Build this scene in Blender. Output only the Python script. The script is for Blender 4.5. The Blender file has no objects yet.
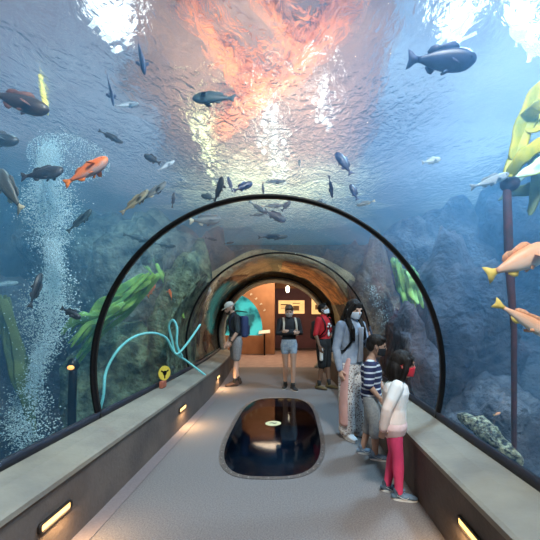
import bpy, bmesh, math, random
from mathutils import Vector, Matrix, noise
random.seed(7)
S = bpy.context.scene
COL = S.collection
PI = math.pi
# ------------------------------------------------------------------ camera, world, lights, exposure
F = 350.0; VX = 291.0; VY = 316.0; H = 1.45
cd = bpy.data.cameras.new('camera'); cam = bpy.data.objects.new('camera', cd); COL.objects.link(cam)
cam.location = (0, 0, H); cam.rotation_euler = (PI/2, 0, 0)
cd.sensor_width = 36; cd.lens = 36*F/540; cd.shift_x = -(VX-270)/540; cd.shift_y = (VY-270)/540
cd.clip_start = .05
S.camera = cam
S.view_settings.view_transform = 'Standard'; S.view_settings.look = 'None'
S.view_settings.exposure = 0.85; S.view_settings.gamma = 1; S.view_settings.use_curve_mapping = False
S.cycles.volume_bounces = 1; S.cycles.max_bounces = 10; S.cycles.transparent_max_bounces = 24
S.cycles.sample_clamp_indirect = 4
S.cycles.caustics_reflective = False; S.cycles.caustics_refractive = False
w = bpy.data.worlds.new('world'); S.world = w; w.use_nodes = True
bg = w.node_tree.nodes['Background']; bg.inputs[1].default_value = .5
def world_sky():
    t = w.node_tree; tc = t.nodes.new('ShaderNodeTexCoord'); mp = t.nodes.new('ShaderNodeMapping'); mp.inputs['Scale'].default_value = (1.2, 3.2, 3); mp.inputs['Rotation'].default_value = (0, 0, .6)
    t.links.new(tc.outputs['Generated'], mp.inputs[0]); n = t.nodes.new('ShaderNodeTexNoise'); n.inputs['Scale'].default_value = 1.6; n.inputs['Detail'].default_value = 5; n.inputs['Distortion'].default_value = .6
    t.links.new(mp.outputs[0], n.inputs[0]); sp = t.nodes.new('ShaderNodeSeparateXYZ'); t.links.new(tc.outputs['Generated'], sp.inputs[0])
    a = t.nodes.new('ShaderNodeMath'); a.operation = 'MULTIPLY_ADD'; a.inputs[1].default_value = .32; t.links.new(sp.outputs[0], a.inputs[0]); t.links.new(n.outputs[0], a.inputs[2])
    r = t.nodes.new('ShaderNodeValToRGB'); e = r.color_ramp.elements; e[0].position = .25; e[0].color = (.30, .24, .27, 1); e[1].position = .78; e[1].color = (.72, .92, 1.0, 1)
    x = e.new(.45); x.color = (.38, .42, .54, 1); x = e.new(.60); x.color = (.50, .62, .84, 1)
    t.links.new(a.outputs[0], r.inputs[0]); t.links.new(r.outputs[0], bg.inputs[0])
world_sky()

def area(name, loc, target, size, power, color, size_y=None, spread=None):
    l = bpy.data.lights.new(name, 'AREA'); l.energy = power; l.color = color
    l.shape = 'RECTANGLE'; l.size = size; l.size_y = size_y or size
    if spread: l.spread = spread
    o = bpy.data.objects.new(name, l); COL.objects.link(o); o.location = loc
    o.rotation_euler = (Vector(target)-Vector(loc)).to_track_quat('-Z', 'Y').to_euler()
    return o
def point(name, loc, power, color, r=.05):
    l = bpy.data.lights.new(name, 'POINT'); l.energy = power; l.color = color; l.shadow_soft_size = r
    o = bpy.data.objects.new(name, l); COL.objects.link(o); o.location = loc; return o
def spot(name, loc, target, power, color, angle, blend=.6, r=.1):
    l = bpy.data.lights.new(name, 'SPOT'); l.energy = power; l.color = color; l.shadow_soft_size = r
    l.spot_size = angle; l.spot_blend = blend
    o = bpy.data.objects.new(name, l); COL.objects.link(o); o.location = loc
    o.rotation_euler = (Vector(target)-Vector(loc)).to_track_quat('-Z', 'Y').to_euler(); return o
# daylight through the skylights over the tank; rear fill added for people and floor
spot('skylight_lamp_right', (3.4, 5.2, 6.9), (1.6, 3.6, 0), 8200, (.52, .76, 1), 1.9, .8, .45)
spot('skylight_lamp_left', (-3.2, 5.2, 6.9), (-3.2, 4.6, 0), 3000, (.60, .95, 1), 1.9, .8, .45)
spot('rear_fill', (1.2, -1.5, 6.9), (.2, 2.2, 0), 10000, (1, .95, .92), 1.9, .8, .6)
# warm lobby lamp, and two added fills lighting the slab and streaks overhead
area('overhead_fill_far', (-.5, 10.5, 4.4), (-.5, 10.5, 9), 3.4, 560, (1, .74, .52), 9)
area('lobby_lamp', (-.6, 12.0, 3.2), (-.6, 12.2, 0), 2.0, 80, (1, .74, .50))
spot('overhead_fill', (-.6, 5.0, 4.4), (-.4, 8.6, 6.2), 250, (1, .80, .6), 2.5, .8, .2)

V3 = lambda *a: Vector(a)
def P(px, py, d): return Vector(((px-VX)/F*d, d, H-(py-VY)/F*d))
# ------------------------------------------------------------------ tunnel data
R = 1.61; CZ = .945
def AX(y):
    if y <= 5.5: return -.21
    t = y-5.5
    return -.21-.0125*t*t
YP = 9.9
# ------------------------------------------------------------------ materials
def nt(name):
    m = bpy.data.materials.new(name); m.use_nodes = True
    return m, m.node_tree, m.node_tree.nodes['Principled BSDF']
_mc = {}
def mat(name, col, rough=.6, metal=0, emit=None, es=1, spec=.5, col2=None, scale=8, bump=0, bscale=None, detail=6, coat=0, stretch=None):
    if name in _mc: return _mc[name]
    m, t, b = nt(name); _mc[name] = m
    b.inputs['Base Color'].default_value = (*col, 1); b.inputs['Roughness'].default_value = rough
    b.inputs['Metallic'].default_value = metal; b.inputs['Specular IOR Level'].default_value = spec
    b.inputs['Coat Weight'].default_value = coat
    if emit: b.inputs['Emission Color'].default_value = (*emit, 1); b.inputs['Emission Strength'].default_value = es
    tc = t.nodes.new('ShaderNodeTexCoord'); src = tc.outputs['Object']
    if stretch:
        mp = t.nodes.new('ShaderNodeMapping'); mp.inputs['Scale'].default_value = stretch
        t.links.new(src, mp.inputs[0]); src = mp.outputs[0]
    if col2 is None: col2 = tuple(c*.86 for c in col)
    n = t.nodes.new('ShaderNodeTexNoise'); n.inputs['Scale'].default_value = scale; n.inputs['Detail'].default_value = detail
    t.links.new(src, n.inputs['Vector'])
    r = t.nodes.new('ShaderNodeValToRGB'); r.color_ramp.elements[0].position = .38; r.color_ramp.elements[1].position = .64
    r.color_ramp.elements[0].color = (*col, 1); r.color_ramp.elements[1].color = (*col2, 1)
    t.links.new(n.outputs[0], r.inputs[0]); t.links.new(r.outputs[0], b.inputs['Base Color'])
    if bump:
        n2 = t.nodes.new('ShaderNodeTexNoise'); n2.inputs['Scale'].default_value = bscale or scale*2; n2.inputs['Detail'].default_value = 8
        t.links.new(src, n2.inputs['Vector'])
        bp = t.nodes.new('ShaderNodeBump'); bp.inputs['Strength'].default_value = bump; bp.inputs['Distance'].default_value = .12 if bump >= .8 else .02
        t.links.new(n2.outputs[0], bp.inputs['Height']); t.links.new(bp.outputs[0], b.inputs['Normal'])
    return m
def stripe_mat(name, c1, c2, freq, width=.25, axis=2, rough=.8):
    m, t, b = nt(name); b.inputs['Roughness'].default_value = rough
    tc = t.nodes.new('ShaderNodeTexCoord'); sp = t.nodes.new('ShaderNodeSeparateXYZ'); t.links.new(tc.outputs['Object'], sp.inputs[0])
    mu = t.nodes.new('ShaderNodeMath'); mu.operation = 'MULTIPLY'; mu.inputs[1].default_value = freq
    t.links.new(sp.outputs[axis], mu.inputs[0])
    fr = t.nodes.new('ShaderNodeMath'); fr.operation = 'FRACT'; t.links.new(mu.outputs[0], fr.inputs[0])
    lt = t.nodes.new('ShaderNodeMath'); lt.operation = 'LESS_THAN'; lt.inputs[1].default_value = width; t.links.new(fr.outputs[0], lt.inputs[0])
    mx = t.nodes.new('ShaderNodeMix'); mx.data_type = 'RGBA'; mx.inputs[6].default_value = (*c1, 1); mx.inputs[7].default_value = (*c2, 1)
    t.links.new(lt.outputs[0], mx.inputs[0]); t.links.new(mx.outputs[2], b.inputs['Base Color'])
    return m
def glass_mat(name, tint, gl_rough=.02, f0=.02, grz=.5, bump=0):
    m, t, b = nt(name); t.nodes.remove(b); out = t.nodes['Material Output']
    tr = t.nodes.new('ShaderNodeBsdfTransparent'); tr.inputs[0].default_value = (*tint, 1)
    gl = t.nodes.new('ShaderNodeBsdfGlossy'); gl.inputs['Roughness'].default_value = gl_rough
    lw = t.nodes.new('ShaderNodeLayerWeight'); lw.inputs[0].default_value = .5
    pw = t.nodes.new('ShaderNodeMath'); pw.operation = 'POWER'; pw.inputs[1].default_value = 5; t.links.new(lw.outputs['Facing'], pw.inputs[0])
    fr = t.nodes.new('ShaderNodeMath'); fr.operation = 'MULTIPLY_ADD'; fr.inputs[1].default_value = grz; fr.inputs[2].default_value = f0; t.links.new(pw.outputs[0], fr.inputs[0])
    mx = t.nodes.new('ShaderNodeMixShader'); t.links.new(fr.outputs[0], mx.inputs[0])
    t.links.new(tr.outputs[0], mx.inputs[1]); t.links.new(gl.outputs[0], mx.inputs[2]); t.links.new(mx.outputs[0], out.inputs[0])
    if bump:
        n = t.nodes.new('ShaderNodeTexNoise'); n.inputs['Scale'].default_value = 1.5; tc = t.nodes.new('ShaderNodeTexCoord')
        t.links.new(tc.outputs['Object'], n.inputs[0]); bp = t.nodes.new('ShaderNodeBump'); bp.inputs['Strength'].default_value = bump
        t.links.new(n.outputs[0], bp.inputs['Height']); t.links.new(bp.outputs[0], gl.inputs['Normal'])
    return m
# ------------------------------------------------------------------ object helpers
def tag(o, label=None, cat=None, group=None, kind=None):
    if label: o['label'] = label
    if cat: o['category'] = cat
    if group: o['group'] = group
    if kind: o['kind'] = kind
    return o
def obj(name, bm, m, parent=None, smooth=True, recalc=True):
    if recalc: bmesh.ops.recalc_face_normals(bm, faces=bm.faces)
    me = bpy.data.meshes.new(name); bm.to_mesh(me); bm.free()
    for mm in (m if isinstance(m, (list, tuple)) else [m]): me.materials.append(mm)
    if smooth:
        for p in me.polygons: p.use_smooth = True
    o = bpy.data.objects.new(name, me); COL.objects.link(o); o.parent = parent
    return o
def empty(name, loc, label, cat, group=None, rotz=0):
    o = bpy.data.objects.new(name, None); COL.objects.link(o); o.location = loc; o.rotation_euler = (0, 0, rotz)
    o.empty_display_size = .1
    return tag(o, label, cat, group)
def box(bm, c, s, mtx=None):
    r = bmesh.ops.create_cube(bm, size=1)
    for v in r['verts']:
        v.co = Vector((v.co.x*s[0]+c[0], v.co.y*s[1]+c[1], v.co.z*s[2]+c[2]))
        if mtx: v.co = mtx @ v.co
    return r['verts']
def bevel(bm, w=.01, seg=2):
    bmesh.ops.bevel(bm, geom=[e for e in bm.edges], offset=w, segments=seg, affect='EDGES', profile=.5)
def ell(bm, c, r, seg=16, rings=10, mtx=None):
    x = bmesh.ops.create_uvsphere(bm, u_segments=seg, v_segments=rings, radius=1)
    for v in x['verts']:
        v.co = Vector((v.co.x*r[0], v.co.y*r[1], v.co.z*r[2])) + Vector(c)
        if mtx: v.co = mtx @ v.co
    return x['verts']
def tube(bm, pts, rad, n=12, flat=1.0, side=None, caps=True):
    """loft along pts; rad[i] along `side` axis, rad*flat across"""
    pts = [Vector(p) for p in pts]; m = len(pts)
    if not isinstance(rad, (list, tuple)): rad = [rad]*m
    if not isinstance(flat, (list, tuple)): flat = [flat]*m
    prev = Vector(side) if side else None
    rows = []
    def row(c, a, b, r1, r2):
        return [bm.verts.new(c + a*math.cos(2*PI*k/n)*r1 + b*math.sin(2*PI*k/n)*r2) for k in range(n)]
    for i, p in enumerate(pts):
        t = (pts[min(i+1, m-1)]-pts[max(i-1, 0)]).normalized()
        if prev is None:
            prev = Vector((1, 0, 0)) if abs(t.x) < .8 else Vector((0, 1, 0))
        a = (prev - t*prev.dot(t))
        if a.length < 1e-4: a = t.orthogonal()
        a.normalize(); b = t.cross(a); prev = a
        r1, r2 = rad[i], rad[i]*flat[i]
        if i == 0 and caps:
            rc = min(r1, r2)
            rows.append(row(p-t*rc*.85, a, b, r1*.5, r2*.5)); rows.append(row(p-t*rc*.5, a, b, r1*.85, r2*.85))
        rows.append(row(p, a, b, r1, r2))
        if i == m-1 and caps:
            rc = min(r1, r2)
            rows.append(row(p+t*rc*.5, a, b, r1*.85, r2*.85)); rows.append(row(p+t*rc*.85, a, b, r1*.5, r2*.5))
    for i in range(len(rows)-1):
        for k in range(n):
            bm.faces.new((rows[i][k], rows[i][(k+1) % n], rows[i+1][(k+1) % n], rows[i+1][k]))
    bm.faces.new(rows[0][::-1]); bm.faces.new(rows[-1])
    return rows
def poly_prism(bm, pts, z0, z1):
    a = [bm.verts.new((x, y, z0)) for x, y in pts]; b = [bm.verts.new((x, y, z1)) for x, y in pts]
    bm.faces.new(a[::-1]); bm.faces.new(b)
    for i in range(len(a)):
        j = (i+1) % len(a); bm.faces.new((a[i], a[j], b[j], b[i]))
def sweep(bm, prof, ys, closed=True, ends=True):
    """profile of (dx, z) swept along the tunnel axis"""
    rows = [[bm.verts.new((AX(y)+dx, y, z)) for dx, z in prof] for y in ys]
    n = len(prof)
    for i in range(len(rows)-1):
        for k in range(n if closed else n-1):
            bm.faces.new((rows[i][k], rows[i][(k+1) % n], rows[i+1][(k+1) % n], rows[i+1][k]))
    if closed and ends:
        bm.faces.new(rows[0][::-1]); bm.faces.new(rows[-1])
YS = [-4.6+i*.37 for i in range(40)] + [YP]
YS = [y for y in YS if y < YP] + [YP]

# ------------------------------------------------------------------ water body (haze) around the tunnel
SURF = 4.0
def water():
    m, t, b = nt('tank_water'); t.nodes.remove(b); out = t.nodes['Material Output']
    vs = t.nodes.new('ShaderNodeVolumeScatter'); vs.inputs['Color'].default_value = (.26, .60, 1, 1); vs.inputs['Density'].default_value = .088
    vs.inputs['Anisotropy'].default_value = .35
    va = t.nodes.new('ShaderNodeVolumeAbsorption'); va.inputs['Color'].default_value = (.15, .74, .97, 1); va.inputs['Density'].default_value = .085
    ad = t.nodes.new('ShaderNodeAddShader'); t.links.new(vs.outputs[0], ad.inputs[0]); t.links.new(va.outputs[0], ad.inputs[1])
    t.links.new(ad.outputs[0], out.inputs['Volume'])
    bm = bmesh.new()
    RO = R+.05
    a0 = math.asin((CZ-.5)/RO)
    prof = [(RO*math.cos(a), CZ+RO*math.sin(a)) for a in [(-a0)+(PI+2*a0)*k/28 for k in range(29)]]
    prof = prof + [(-RO*math.cos(a0), -.25), (RO*math.cos(a0), -.25)]
    ys = [-4.6]+YS[1:-1]+[YP-.04]
    rows = [[bm.verts.new((AX(y)+dx, y, z)) for dx, z in prof] for y in ys]
    n = len(prof)
    for i in range(len(rows)-1):
        for k in range(n):
            bm.faces.new((rows[i][k], rows[i+1][k], rows[i+1][(k+1) % n], rows[i][(k+1) % n]))
    oc = [[bm.verts.new((x, y, z)) for x, z in ((-7.0, -1.1), (7.0, -1.1), (7.0, SURF), (-7.0, SURF))] for y in (ys[0], ys[-1])]
    for k in range(4): bm.faces.new((oc[0][k], oc[0][(k+1) % 4], oc[1][(k+1) % 4], oc[1][k]))
    for rr, oo in ((rows[0], oc[0]), (rows[-1], oc[1])):
        es = []
        for L in (rr, oo):
            for k in range(len(L)):
                e = bm.edges.get((L[k], L[(k+1) % len(L)])); es.append(e)
        bmesh.ops.triangle_fill(bm, edges=es, use_beauty=True)
    box(bm, (0, 13.6, 3.735), (14.0, 7.4, .53))
    tag(obj('tank_water', bm, m, smooth=False), 'clear blue seawater filling the tank around the tunnel', 'water', kind='stuff')
water()
def surface():
    m, t, b = nt('water_surface'); t.nodes.remove(b); out = t.nodes['Material Output']
    tc = t.nodes.new('ShaderNodeTexCoord'); mp = t.nodes.new('ShaderNodeMapping'); mp.inputs['Scale'].default_value = (1.6, 1.0, 1); mp.inputs['Rotation'].default_value = (0, 0, .5)
    t.links.new(tc.outputs['Object'], mp.inputs[0])
    n1 = t.nodes.new('ShaderNodeTexNoise'); n1.inputs['Scale'].default_value = 5; n1.inputs['Detail'].default_value = 4; n1.inputs['Distortion'].default_value = 1.5
    t.links.new(mp.outputs[0], n1.inputs[0])
    bp = t.nodes.new('ShaderNodeBump'); bp.inputs['Distance'].default_value = .095
    nm = t.nodes.new('ShaderNodeTexNoise'); nm.inputs['Scale'].default_value = .45; nm.inputs['Detail'].default_value = 2; t.links.new(tc.outputs['Object'], nm.inputs[0])
    sx = t.nodes.new('ShaderNodeSeparateXYZ'); t.links.new(tc.outputs['Object'], sx.inputs[0])
    mr = t.nodes.new('ShaderNodeMapRange'); mr.inputs['From Min'].default_value = 2.4; mr.inputs['From Max'].default_value = .8; mr.inputs['To Min'].default_value = 0; mr.inputs['To Max'].default_value = .55
    ax_ = t.nodes.new('ShaderNodeMath'); ax_.operation = 'ADD'; ax_.inputs[1].default_value = .5; t.links.new(sx.outputs[0], ax_.inputs[0])
    ab = t.nodes.new('ShaderNodeMath'); ab.operation = 'ABSOLUTE'; t.links.new(ax_.outputs[0], ab.inputs[0]); t.links.new(ab.outputs[0], mr.inputs[0])
    m3 = t.nodes.new('ShaderNodeMapRange'); m3.inputs['From Min'].default_value = .42; m3.inputs['From Max'].default_value = .62; m3.inputs['To Min'].default_value = .14; m3.inputs['To Max'].default_value = .65; t.links.new(nm.outputs[0], m3.inputs[0])
    ad = t.nodes.new('ShaderNodeMath'); ad.operation = 'ADD'; ad.use_clamp = True; t.links.new(mr.outputs[0], ad.inputs[0]); t.links.new(m3.outputs[0], ad.inputs[1]); t.links.new(ad.outputs[0], bp.inputs['Strength'])
    t.links.new(n1.outputs[0], bp.inputs['Height'])
    tr = t.nodes.new('ShaderNodeBsdfTransparent'); tr.inputs[0].default_value = (.93, .97, 1, 1)
    rf = t.nodes.new('ShaderNodeBsdfRefraction'); rf.inputs['IOR'].default_value = 1.05; rf.inputs['Roughness'].default_value = .04
    gl = t.nodes.new('ShaderNodeBsdfGlossy'); gl.inputs['Roughness'].default_value = .05
    for x in (rf, gl): t.links.new(bp.outputs[0], x.inputs['Normal'])
    m1 = t.nodes.new('ShaderNodeMixShader'); m1.inputs[0].default_value = .8; t.links.new(tr.outputs[0], m1.inputs[1]); t.links.new(rf.outputs[0], m1.inputs[2])
    m2 = t.nodes.new('ShaderNodeMixShader'); m2.inputs[0].default_value = .13; t.links.new(m1.outputs[0], m2.inputs[1]); t.links.new(gl.outputs[0], m2.inputs[2])
    t.links.new(m2.outputs[0], out.inputs[0])
    bm = bmesh.new()
    nx, ny = 80, 116
    g = [[None]*(ny+1) for _ in range(nx+1)]
    for i in range(nx+1):
        for j in range(ny+1):
            x = -7.0+14.0*i/nx; y = -4.6+21.9*j/ny
            z = SURF+.05+.035*noise.noise(Vector((x*.9, y*.7, 0)))
            g[i][j] = bm.verts.new((x, y, z))
    for i in range(nx):
        for j in range(ny): bm.faces.new((g[i][j], g[i+1][j], g[i+1][j+1], g[i][j+1]))
    for v in g: pass
    tag(obj('water_surface', bm, m), 'rippled water surface of the tank seen from below', 'water surface', kind='stuff')
surface()
# ------------------------------------------------------------------ tank shell
m_rockwall = mat('rock_wall', (.10, .12, .12), .9, col2=(.035, .05, .06), scale=1.6, bump=1, bscale=6)
m_sand = mat('tank_bed', (.16, .17, .15), .95, col2=(.06, .08, .09), scale=3, bump=.8)
def rough_wall(name, o, u, v, nu, nv, amp, m, side='x'):
    bm = bmesh.new(); o = Vector(o); u = Vector(u); v = Vector(v); nrm = u.cross(v).normalized(); g = []
    for i in range(nu+1):
        g.append([])
        for j in range(nv+1):
            p = o+u*(i/nu)+v*(j/nv); d = noise.fractal(p*.8, .8, 2.1, 4)*amp
            g[-1].append(bm.verts.new(p+nrm*d))
    for i in range(nu):
        for j in range(nv): bm.faces.new((g[i][j], g[i+1][j], g[i+1][j+1], g[i][j+1]))
    o = obj(name, bm, m, recalc=False); md = o.modifiers.new('thickness', 'SOLIDIFY'); md.thickness = -.25
    return tag(o, kind='structure')
rough_wall('wall_tank_left', (-7.4, -4.9, -1.3), (0, 22.6, 0), (0, 0, 6.4), 60, 24, .35, m_rockwall)
rough_wall('wall_tank_right', (7.4, 17.7, -1.3), (0, -22.6, 0), (0, 0, 6.4), 60, 24, .35, m_rockwall)
rough_wall('wall_tank_back', (7.8, -4.7, -1.3), (-15.6, 0, 0), (0, 0, 6.4), 50, 24, .0, m_rockwall)
rough_wall('wall_tank_far', (-7.8, 17.6, 3.3), (15.6, 0, 0), (0, 0, 1.8), 50, 10, .1, m_rockwall)
rough_wall('floor_tank', (-8, -5, -1.2), (16, 0, 0), (0, 15, 0), 60, 60, .15, m_sand)
# wall at the end of the tunnel, with the round portal cut in it
def loop_hole_wall():
    m = mat('end_wall', (.20, .13, .075), .9, col2=(.10, .075, .05), scale=2.5, bump=.8, bscale=7)
    bm = bmesh.new(); cx = AX(YP); RI = 1.562
    for y, flip in ((YP, 0), (YP+.22, 1)):
        hole = []; a0 = math.asin((CZ+.02)/RI)
        for k in range(41):
            a = -a0+(PI+2*a0)*k/40; hole.append(bm.verts.new((cx+RI*math.cos(a), y, CZ+RI*math.sin(a))))
        out = [bm.verts.new(p) for p in ((8, y, -.02), (8, y, 3.46), (-8, y, 3.46), (-8, y, -.02))]
        pl = hole + [out[3], out[2], out[1], out[0]]
        es = [bm.edges.new((pl[i], pl[(i+1) % len(pl)])) for i in range(len(pl))]
        bmesh.ops.triangle_fill(bm, edges=es, use_beauty=True)
        if flip:
            for i in range(len(pl)): bm.faces.new((old[i], old[(i+1) % len(pl)], pl[(i+1) % len(pl)], pl[i]))
        old = pl
    tag(obj('wall_portal', bm, m, smooth=False), kind='structure')
    bm = bmesh.new(); box(bm, (0, YP+.12, -.7), (16, .22, 1.3)); tag(obj('wall_portal_base', bm, m), kind='structure')
loop_hole_wall()
# ------------------------------------------------------------------ tunnel floor, benches, glass
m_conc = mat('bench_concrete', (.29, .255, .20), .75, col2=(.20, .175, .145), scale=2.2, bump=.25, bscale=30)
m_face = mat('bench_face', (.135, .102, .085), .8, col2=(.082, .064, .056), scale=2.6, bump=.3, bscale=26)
m_floor = mat('floor_carpet', (.215, .188, .18), .9, col2=(.135, .122, .12), scale=90, bump=.35, bscale=160, detail=3)
WCX, WCY, WA, WB = -.20, 4.66, .60, 1.56
def superel(a, b, n=48, e=.62):
    out = []
    for k in range(n):
        t = 2*PI*k/n; c, s = math.cos(t), math.sin(t)
        out.append((WCX+a*math.copysign(abs(c)**e, c), WCY+b*math.copysign(abs(s)**e, s)))
    return out
def floor():
    bm = bmesh.new(); hl = superel(WA-.03, WB-.03)
    outer = [(AX(y)+1.3, y) for y in YS]+[(AX(y)-1.3, y) for y in reversed(YS)]
    tops = []
    for z in (0, -.15):
        L1 = [bm.verts.new((x, y, z)) for x, y in outer]; L2 = [bm.verts.new((x, y, z)) for x, y in hl]
        es = []
        for L in (L1, L2): es += [bm.edges.new((L[i], L[(i+1) % len(L)])) for i in range(len(L))]
        bmesh.ops.triangle_fill(bm, edges=es, use_beauty=True); tops.append((L1, L2))
    for q in (0, 1):
        A, B = tops[0][q], tops[1][q]
        for i in range(len(A)):
            j = (i+1) % len(A); bm.faces.new((A[i], A[j], B[j], B[i]))
    tag(obj('floor', bm, m_floor, smooth=False), kind='structure')
    # lobby floor
    bm = bmesh.new(); box(bm, (-1, 13.6, -.075), (9, 7.4, .15)); tag(obj('floor_lobby', bm, mat('lobby_floor', (.36, .24, .20), .6, col2=(.28, .18, .16), scale=5), smooth=False), kind='structure')
floor()
YB = [y for y in YS if y <= YP-.02]
for sgn, side in ((-1, 'left'), (1, 'right')):
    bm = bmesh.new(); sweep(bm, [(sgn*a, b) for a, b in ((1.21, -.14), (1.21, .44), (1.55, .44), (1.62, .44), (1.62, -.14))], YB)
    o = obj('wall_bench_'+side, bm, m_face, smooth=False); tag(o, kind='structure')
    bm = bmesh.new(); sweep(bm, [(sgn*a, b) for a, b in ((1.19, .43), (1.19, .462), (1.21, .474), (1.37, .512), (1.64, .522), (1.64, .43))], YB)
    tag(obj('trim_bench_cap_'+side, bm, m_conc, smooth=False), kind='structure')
    bm = bmesh.new(); sweep(bm, [(sgn*a, b) for a, b in ((1.525, .515), (1.535, .575), (1.56, .575), (1.56, .515))], YB)
    tag(obj('trim_gasket_'+side, bm, mat('gasket', (.012, .016, .03), .5)), kind='structure')
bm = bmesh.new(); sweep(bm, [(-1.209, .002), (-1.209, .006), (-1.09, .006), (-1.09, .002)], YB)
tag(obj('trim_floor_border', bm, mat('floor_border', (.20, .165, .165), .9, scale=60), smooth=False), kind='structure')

acry = glass_mat('acrylic', (.97, .985, .99), .03, .012, .25, .06)
bm = bmesh.new(); a0 = math.asin((CZ-.515)/R)
angs = [(-a0)+(PI+2*a0)*k/48 for k in range(49)]
prof = [((R+.03)*math.cos(a), CZ+(R+.03)*math.sin(a)) for a in angs]+[((R-.002)*math.cos(a), CZ+(R-.002)*math.sin(a)) for a in reversed(angs)]
sweep(bm, prof, YB)
tag(obj('acrylic_tunnel_shell', bm, acry), 'clear curved acrylic vault over the walkway', 'tunnel glass')
m_blk = mat('black_seam', (.005, .005, .006), .4, spec=.25)
def ring(y, label, wdt=.12, th=.03):
    bm = bmesh.new(); rows = []
    for k in range(73):
        a = -a0+(PI+2*a0)*k/72; c, s = math.cos(a), math.sin(a)
        rows.append([bm.verts.new((AX(y)+r*c, y+dy, CZ+r*s)) for r, dy in ((R-th, -wdt/2), (R-th*1.3, 0), (R-th, wdt/2), (R-.003, wdt/2), (R-.003, -wdt/2))])
    for i in range(72):
        for k in range(5): bm.faces.new((rows[i][k], rows[i][(k+1) % 5], rows[i+1][(k+1) % 5], rows[i+1][k]))
    bm.faces.new(rows[0]); bm.faces.new(rows[-1][::-1])
    tag(obj('tunnel_seam_ring', bm, m_blk), label, 'ring', 'black hoops of the tunnel')
ring(3.2, 'thick black hoop nearest the camera, arching over the whole walkway', .085, .024)
ring(6.05, 'thin black hoop farther in, behind the people and before the round portal', .08, .022)
# portal ring trim
def torus_band(name, y0, y1, ro, ri, m, label, cat):
    bm = bmesh.new(); cx = AX(YP); n = 72; rows = []
    for k in range(n+1):
        a0 = math.asin(min(1, (CZ-.002)/ri)); a = -a0+(PI+2*a0)*k/n; c, s = math.cos(a), math.sin(a)
        rows.append([bm.verts.new((cx+r*c, y, max(.002, CZ+r*s))) for r, y in ((ri, y0), (ri, y1), (ro, y1), (ro, y0))])
    for i in range(n):
        for k in range(4): bm.faces.new((rows[i][k], rows[i][(k+1) % 4], rows[i+1][(k+1) % 4], rows[i+1][k]))
    bm.faces.new(rows[0]); bm.faces.new(rows[-1][::-1])
    return tag(obj(name, bm, m), label, cat)
torus_band('portal_gasket', YP-.16, YP-.002, R-.005, R-.05, m_blk, 'black gasket hoop around the round portal', 'ring')
torus_band('portal_hoop', YP-.14, YP+.26, R-.052, R-.15, mat('bronze', (.36, .34, .28), .4, .1, col2=(.25, .23, .19)), 'bronze grey round frame of the portal to the lobby', 'frame')
# bench recessed lights
m_lens = mat('amber_lens', (.9, .7, .4), .4, emit=(1, .58, .16), es=1.5)
m_rim = mat('lamp_rim', (.03, .022, .018), .5, .3)
def bench_light(sgn, y, label):
    L, hh = .29, .062
    e = empty('bench_light', (AX(y)+sgn*1.205, y, .25), label, 'light', 'recessed amber lights in the benches')
    x = -sgn
    bm = bmesh.new()
    outer = []; inner = []
    def rr(l, h, r):
        o = []
        for cx, cz, a in ((l/2-r, h/2-r, 0), (-l/2+r, h/2-r, PI/2), (-l/2+r, -h/2+r, PI), (l/2-r, -h/2+r, 1.5*PI)):
            o += [(cx+r*math.cos(a+q*PI/8), cz+r*math.sin(a+q*PI/8)) for q in range(5)]
        return o
    A = rr(L, hh, .02); B = rr(L-.03, hh-.024, .01)
    r0 = [bm.verts.new((-x*.002, a, b)) for a, b in A]; r1 = [bm.verts.new((x*.014, a, b)) for a, b in A]
    r2 = [bm.verts.new((x*.014, a, b)) for a, b in B]; r3 = [bm.verts.new((-x*.002, a, b)) for a, b in B]
    rs = [r0, r1, r2, r3]
    for i in range(4):
        p, q = rs[i], rs[(i+1) % 4]
        for k in range(20): bm.faces.new((p[k], p[(k+1) % 20], q[(k+1) % 20], q[k]))
    obj('rim', bm, m_rim, e)
    bm = bmesh.new(); box(bm, (x*.006, 0, 0), (.006, L-.03, hh-.024)); obj('lens', bm, m_lens, e, smooth=False)
    p = area('bench_glow', (0, 0, 0), (x, 0, -1.2), L-.05, 3, (1, .62, .28), .03)
    p.parent = e; p.location = (x*.03, 0, -.005)
bench_light(-1, 2.10, 'amber slot light in the left bench, nearest the camera')
bench_light(-1, 4.56, 'amber slot light in the left bench, level with the floor window')
bench_light(-1, 6.90, 'farthest amber slot light in the left bench, by the man in the cap')
bench_light(1, 1.93, 'amber slot light in the right bench, near the lower right corner')
# floor window
point('under_floor_fill', (-.2, 5.6, -.6), 2.2, (.45, .75, 1), .15)  # added dim blue fill below the glass; no lamp there
m_fw = glass_mat('floor_glass', (.35, .45, .55), .05, .03, .45)
fw = empty('floor_window', (WCX, WCY, 0), 'dark oval glass window with metal rim set in the walkway floor', 'floor window')
def loc(pts): return [(x-WCX, y-WCY) for x, y in pts]
bm = bmesh.new(); poly_prism(bm, loc(superel(WA-.032, WB-.032)), -.03, 0.0); obj('pane', bm, m_fw, fw, smooth=False)
bm = bmesh.new(); A = loc(superel(WA, WB)); B = loc(superel(WA-.05, WB-.05))
rs = [[bm.verts.new((x, y, z)) for x, y in pp] for pp, z in ((A, .001), (A, .006), (B, .006), (B, .001))]
for i in range(4):
    p, q = rs[i], rs[(i+1) % 4]
    for k in range(len(A)): bm.faces.new((p[k], p[(k+1) % len(A)], q[(k+1) % len(A)], q[k]))
obj('rim', bm, mat('rim_metal', (.22, .21, .21), .45, .7, col2=(.12, .12, .12), scale=70), fw, smooth=False)
bm = bmesh.new(); nb = 40
for k in range(nb):
    x, y = loc(superel(WA-.025, WB-.025, nb))[k]
    v = bmesh.ops.create_cone(bm, cap_ends=True, segments=8, radius1=.006, radius2=.005, depth=.004)['verts']
    for q in v: q.co += Vector((x, y, .008))
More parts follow.
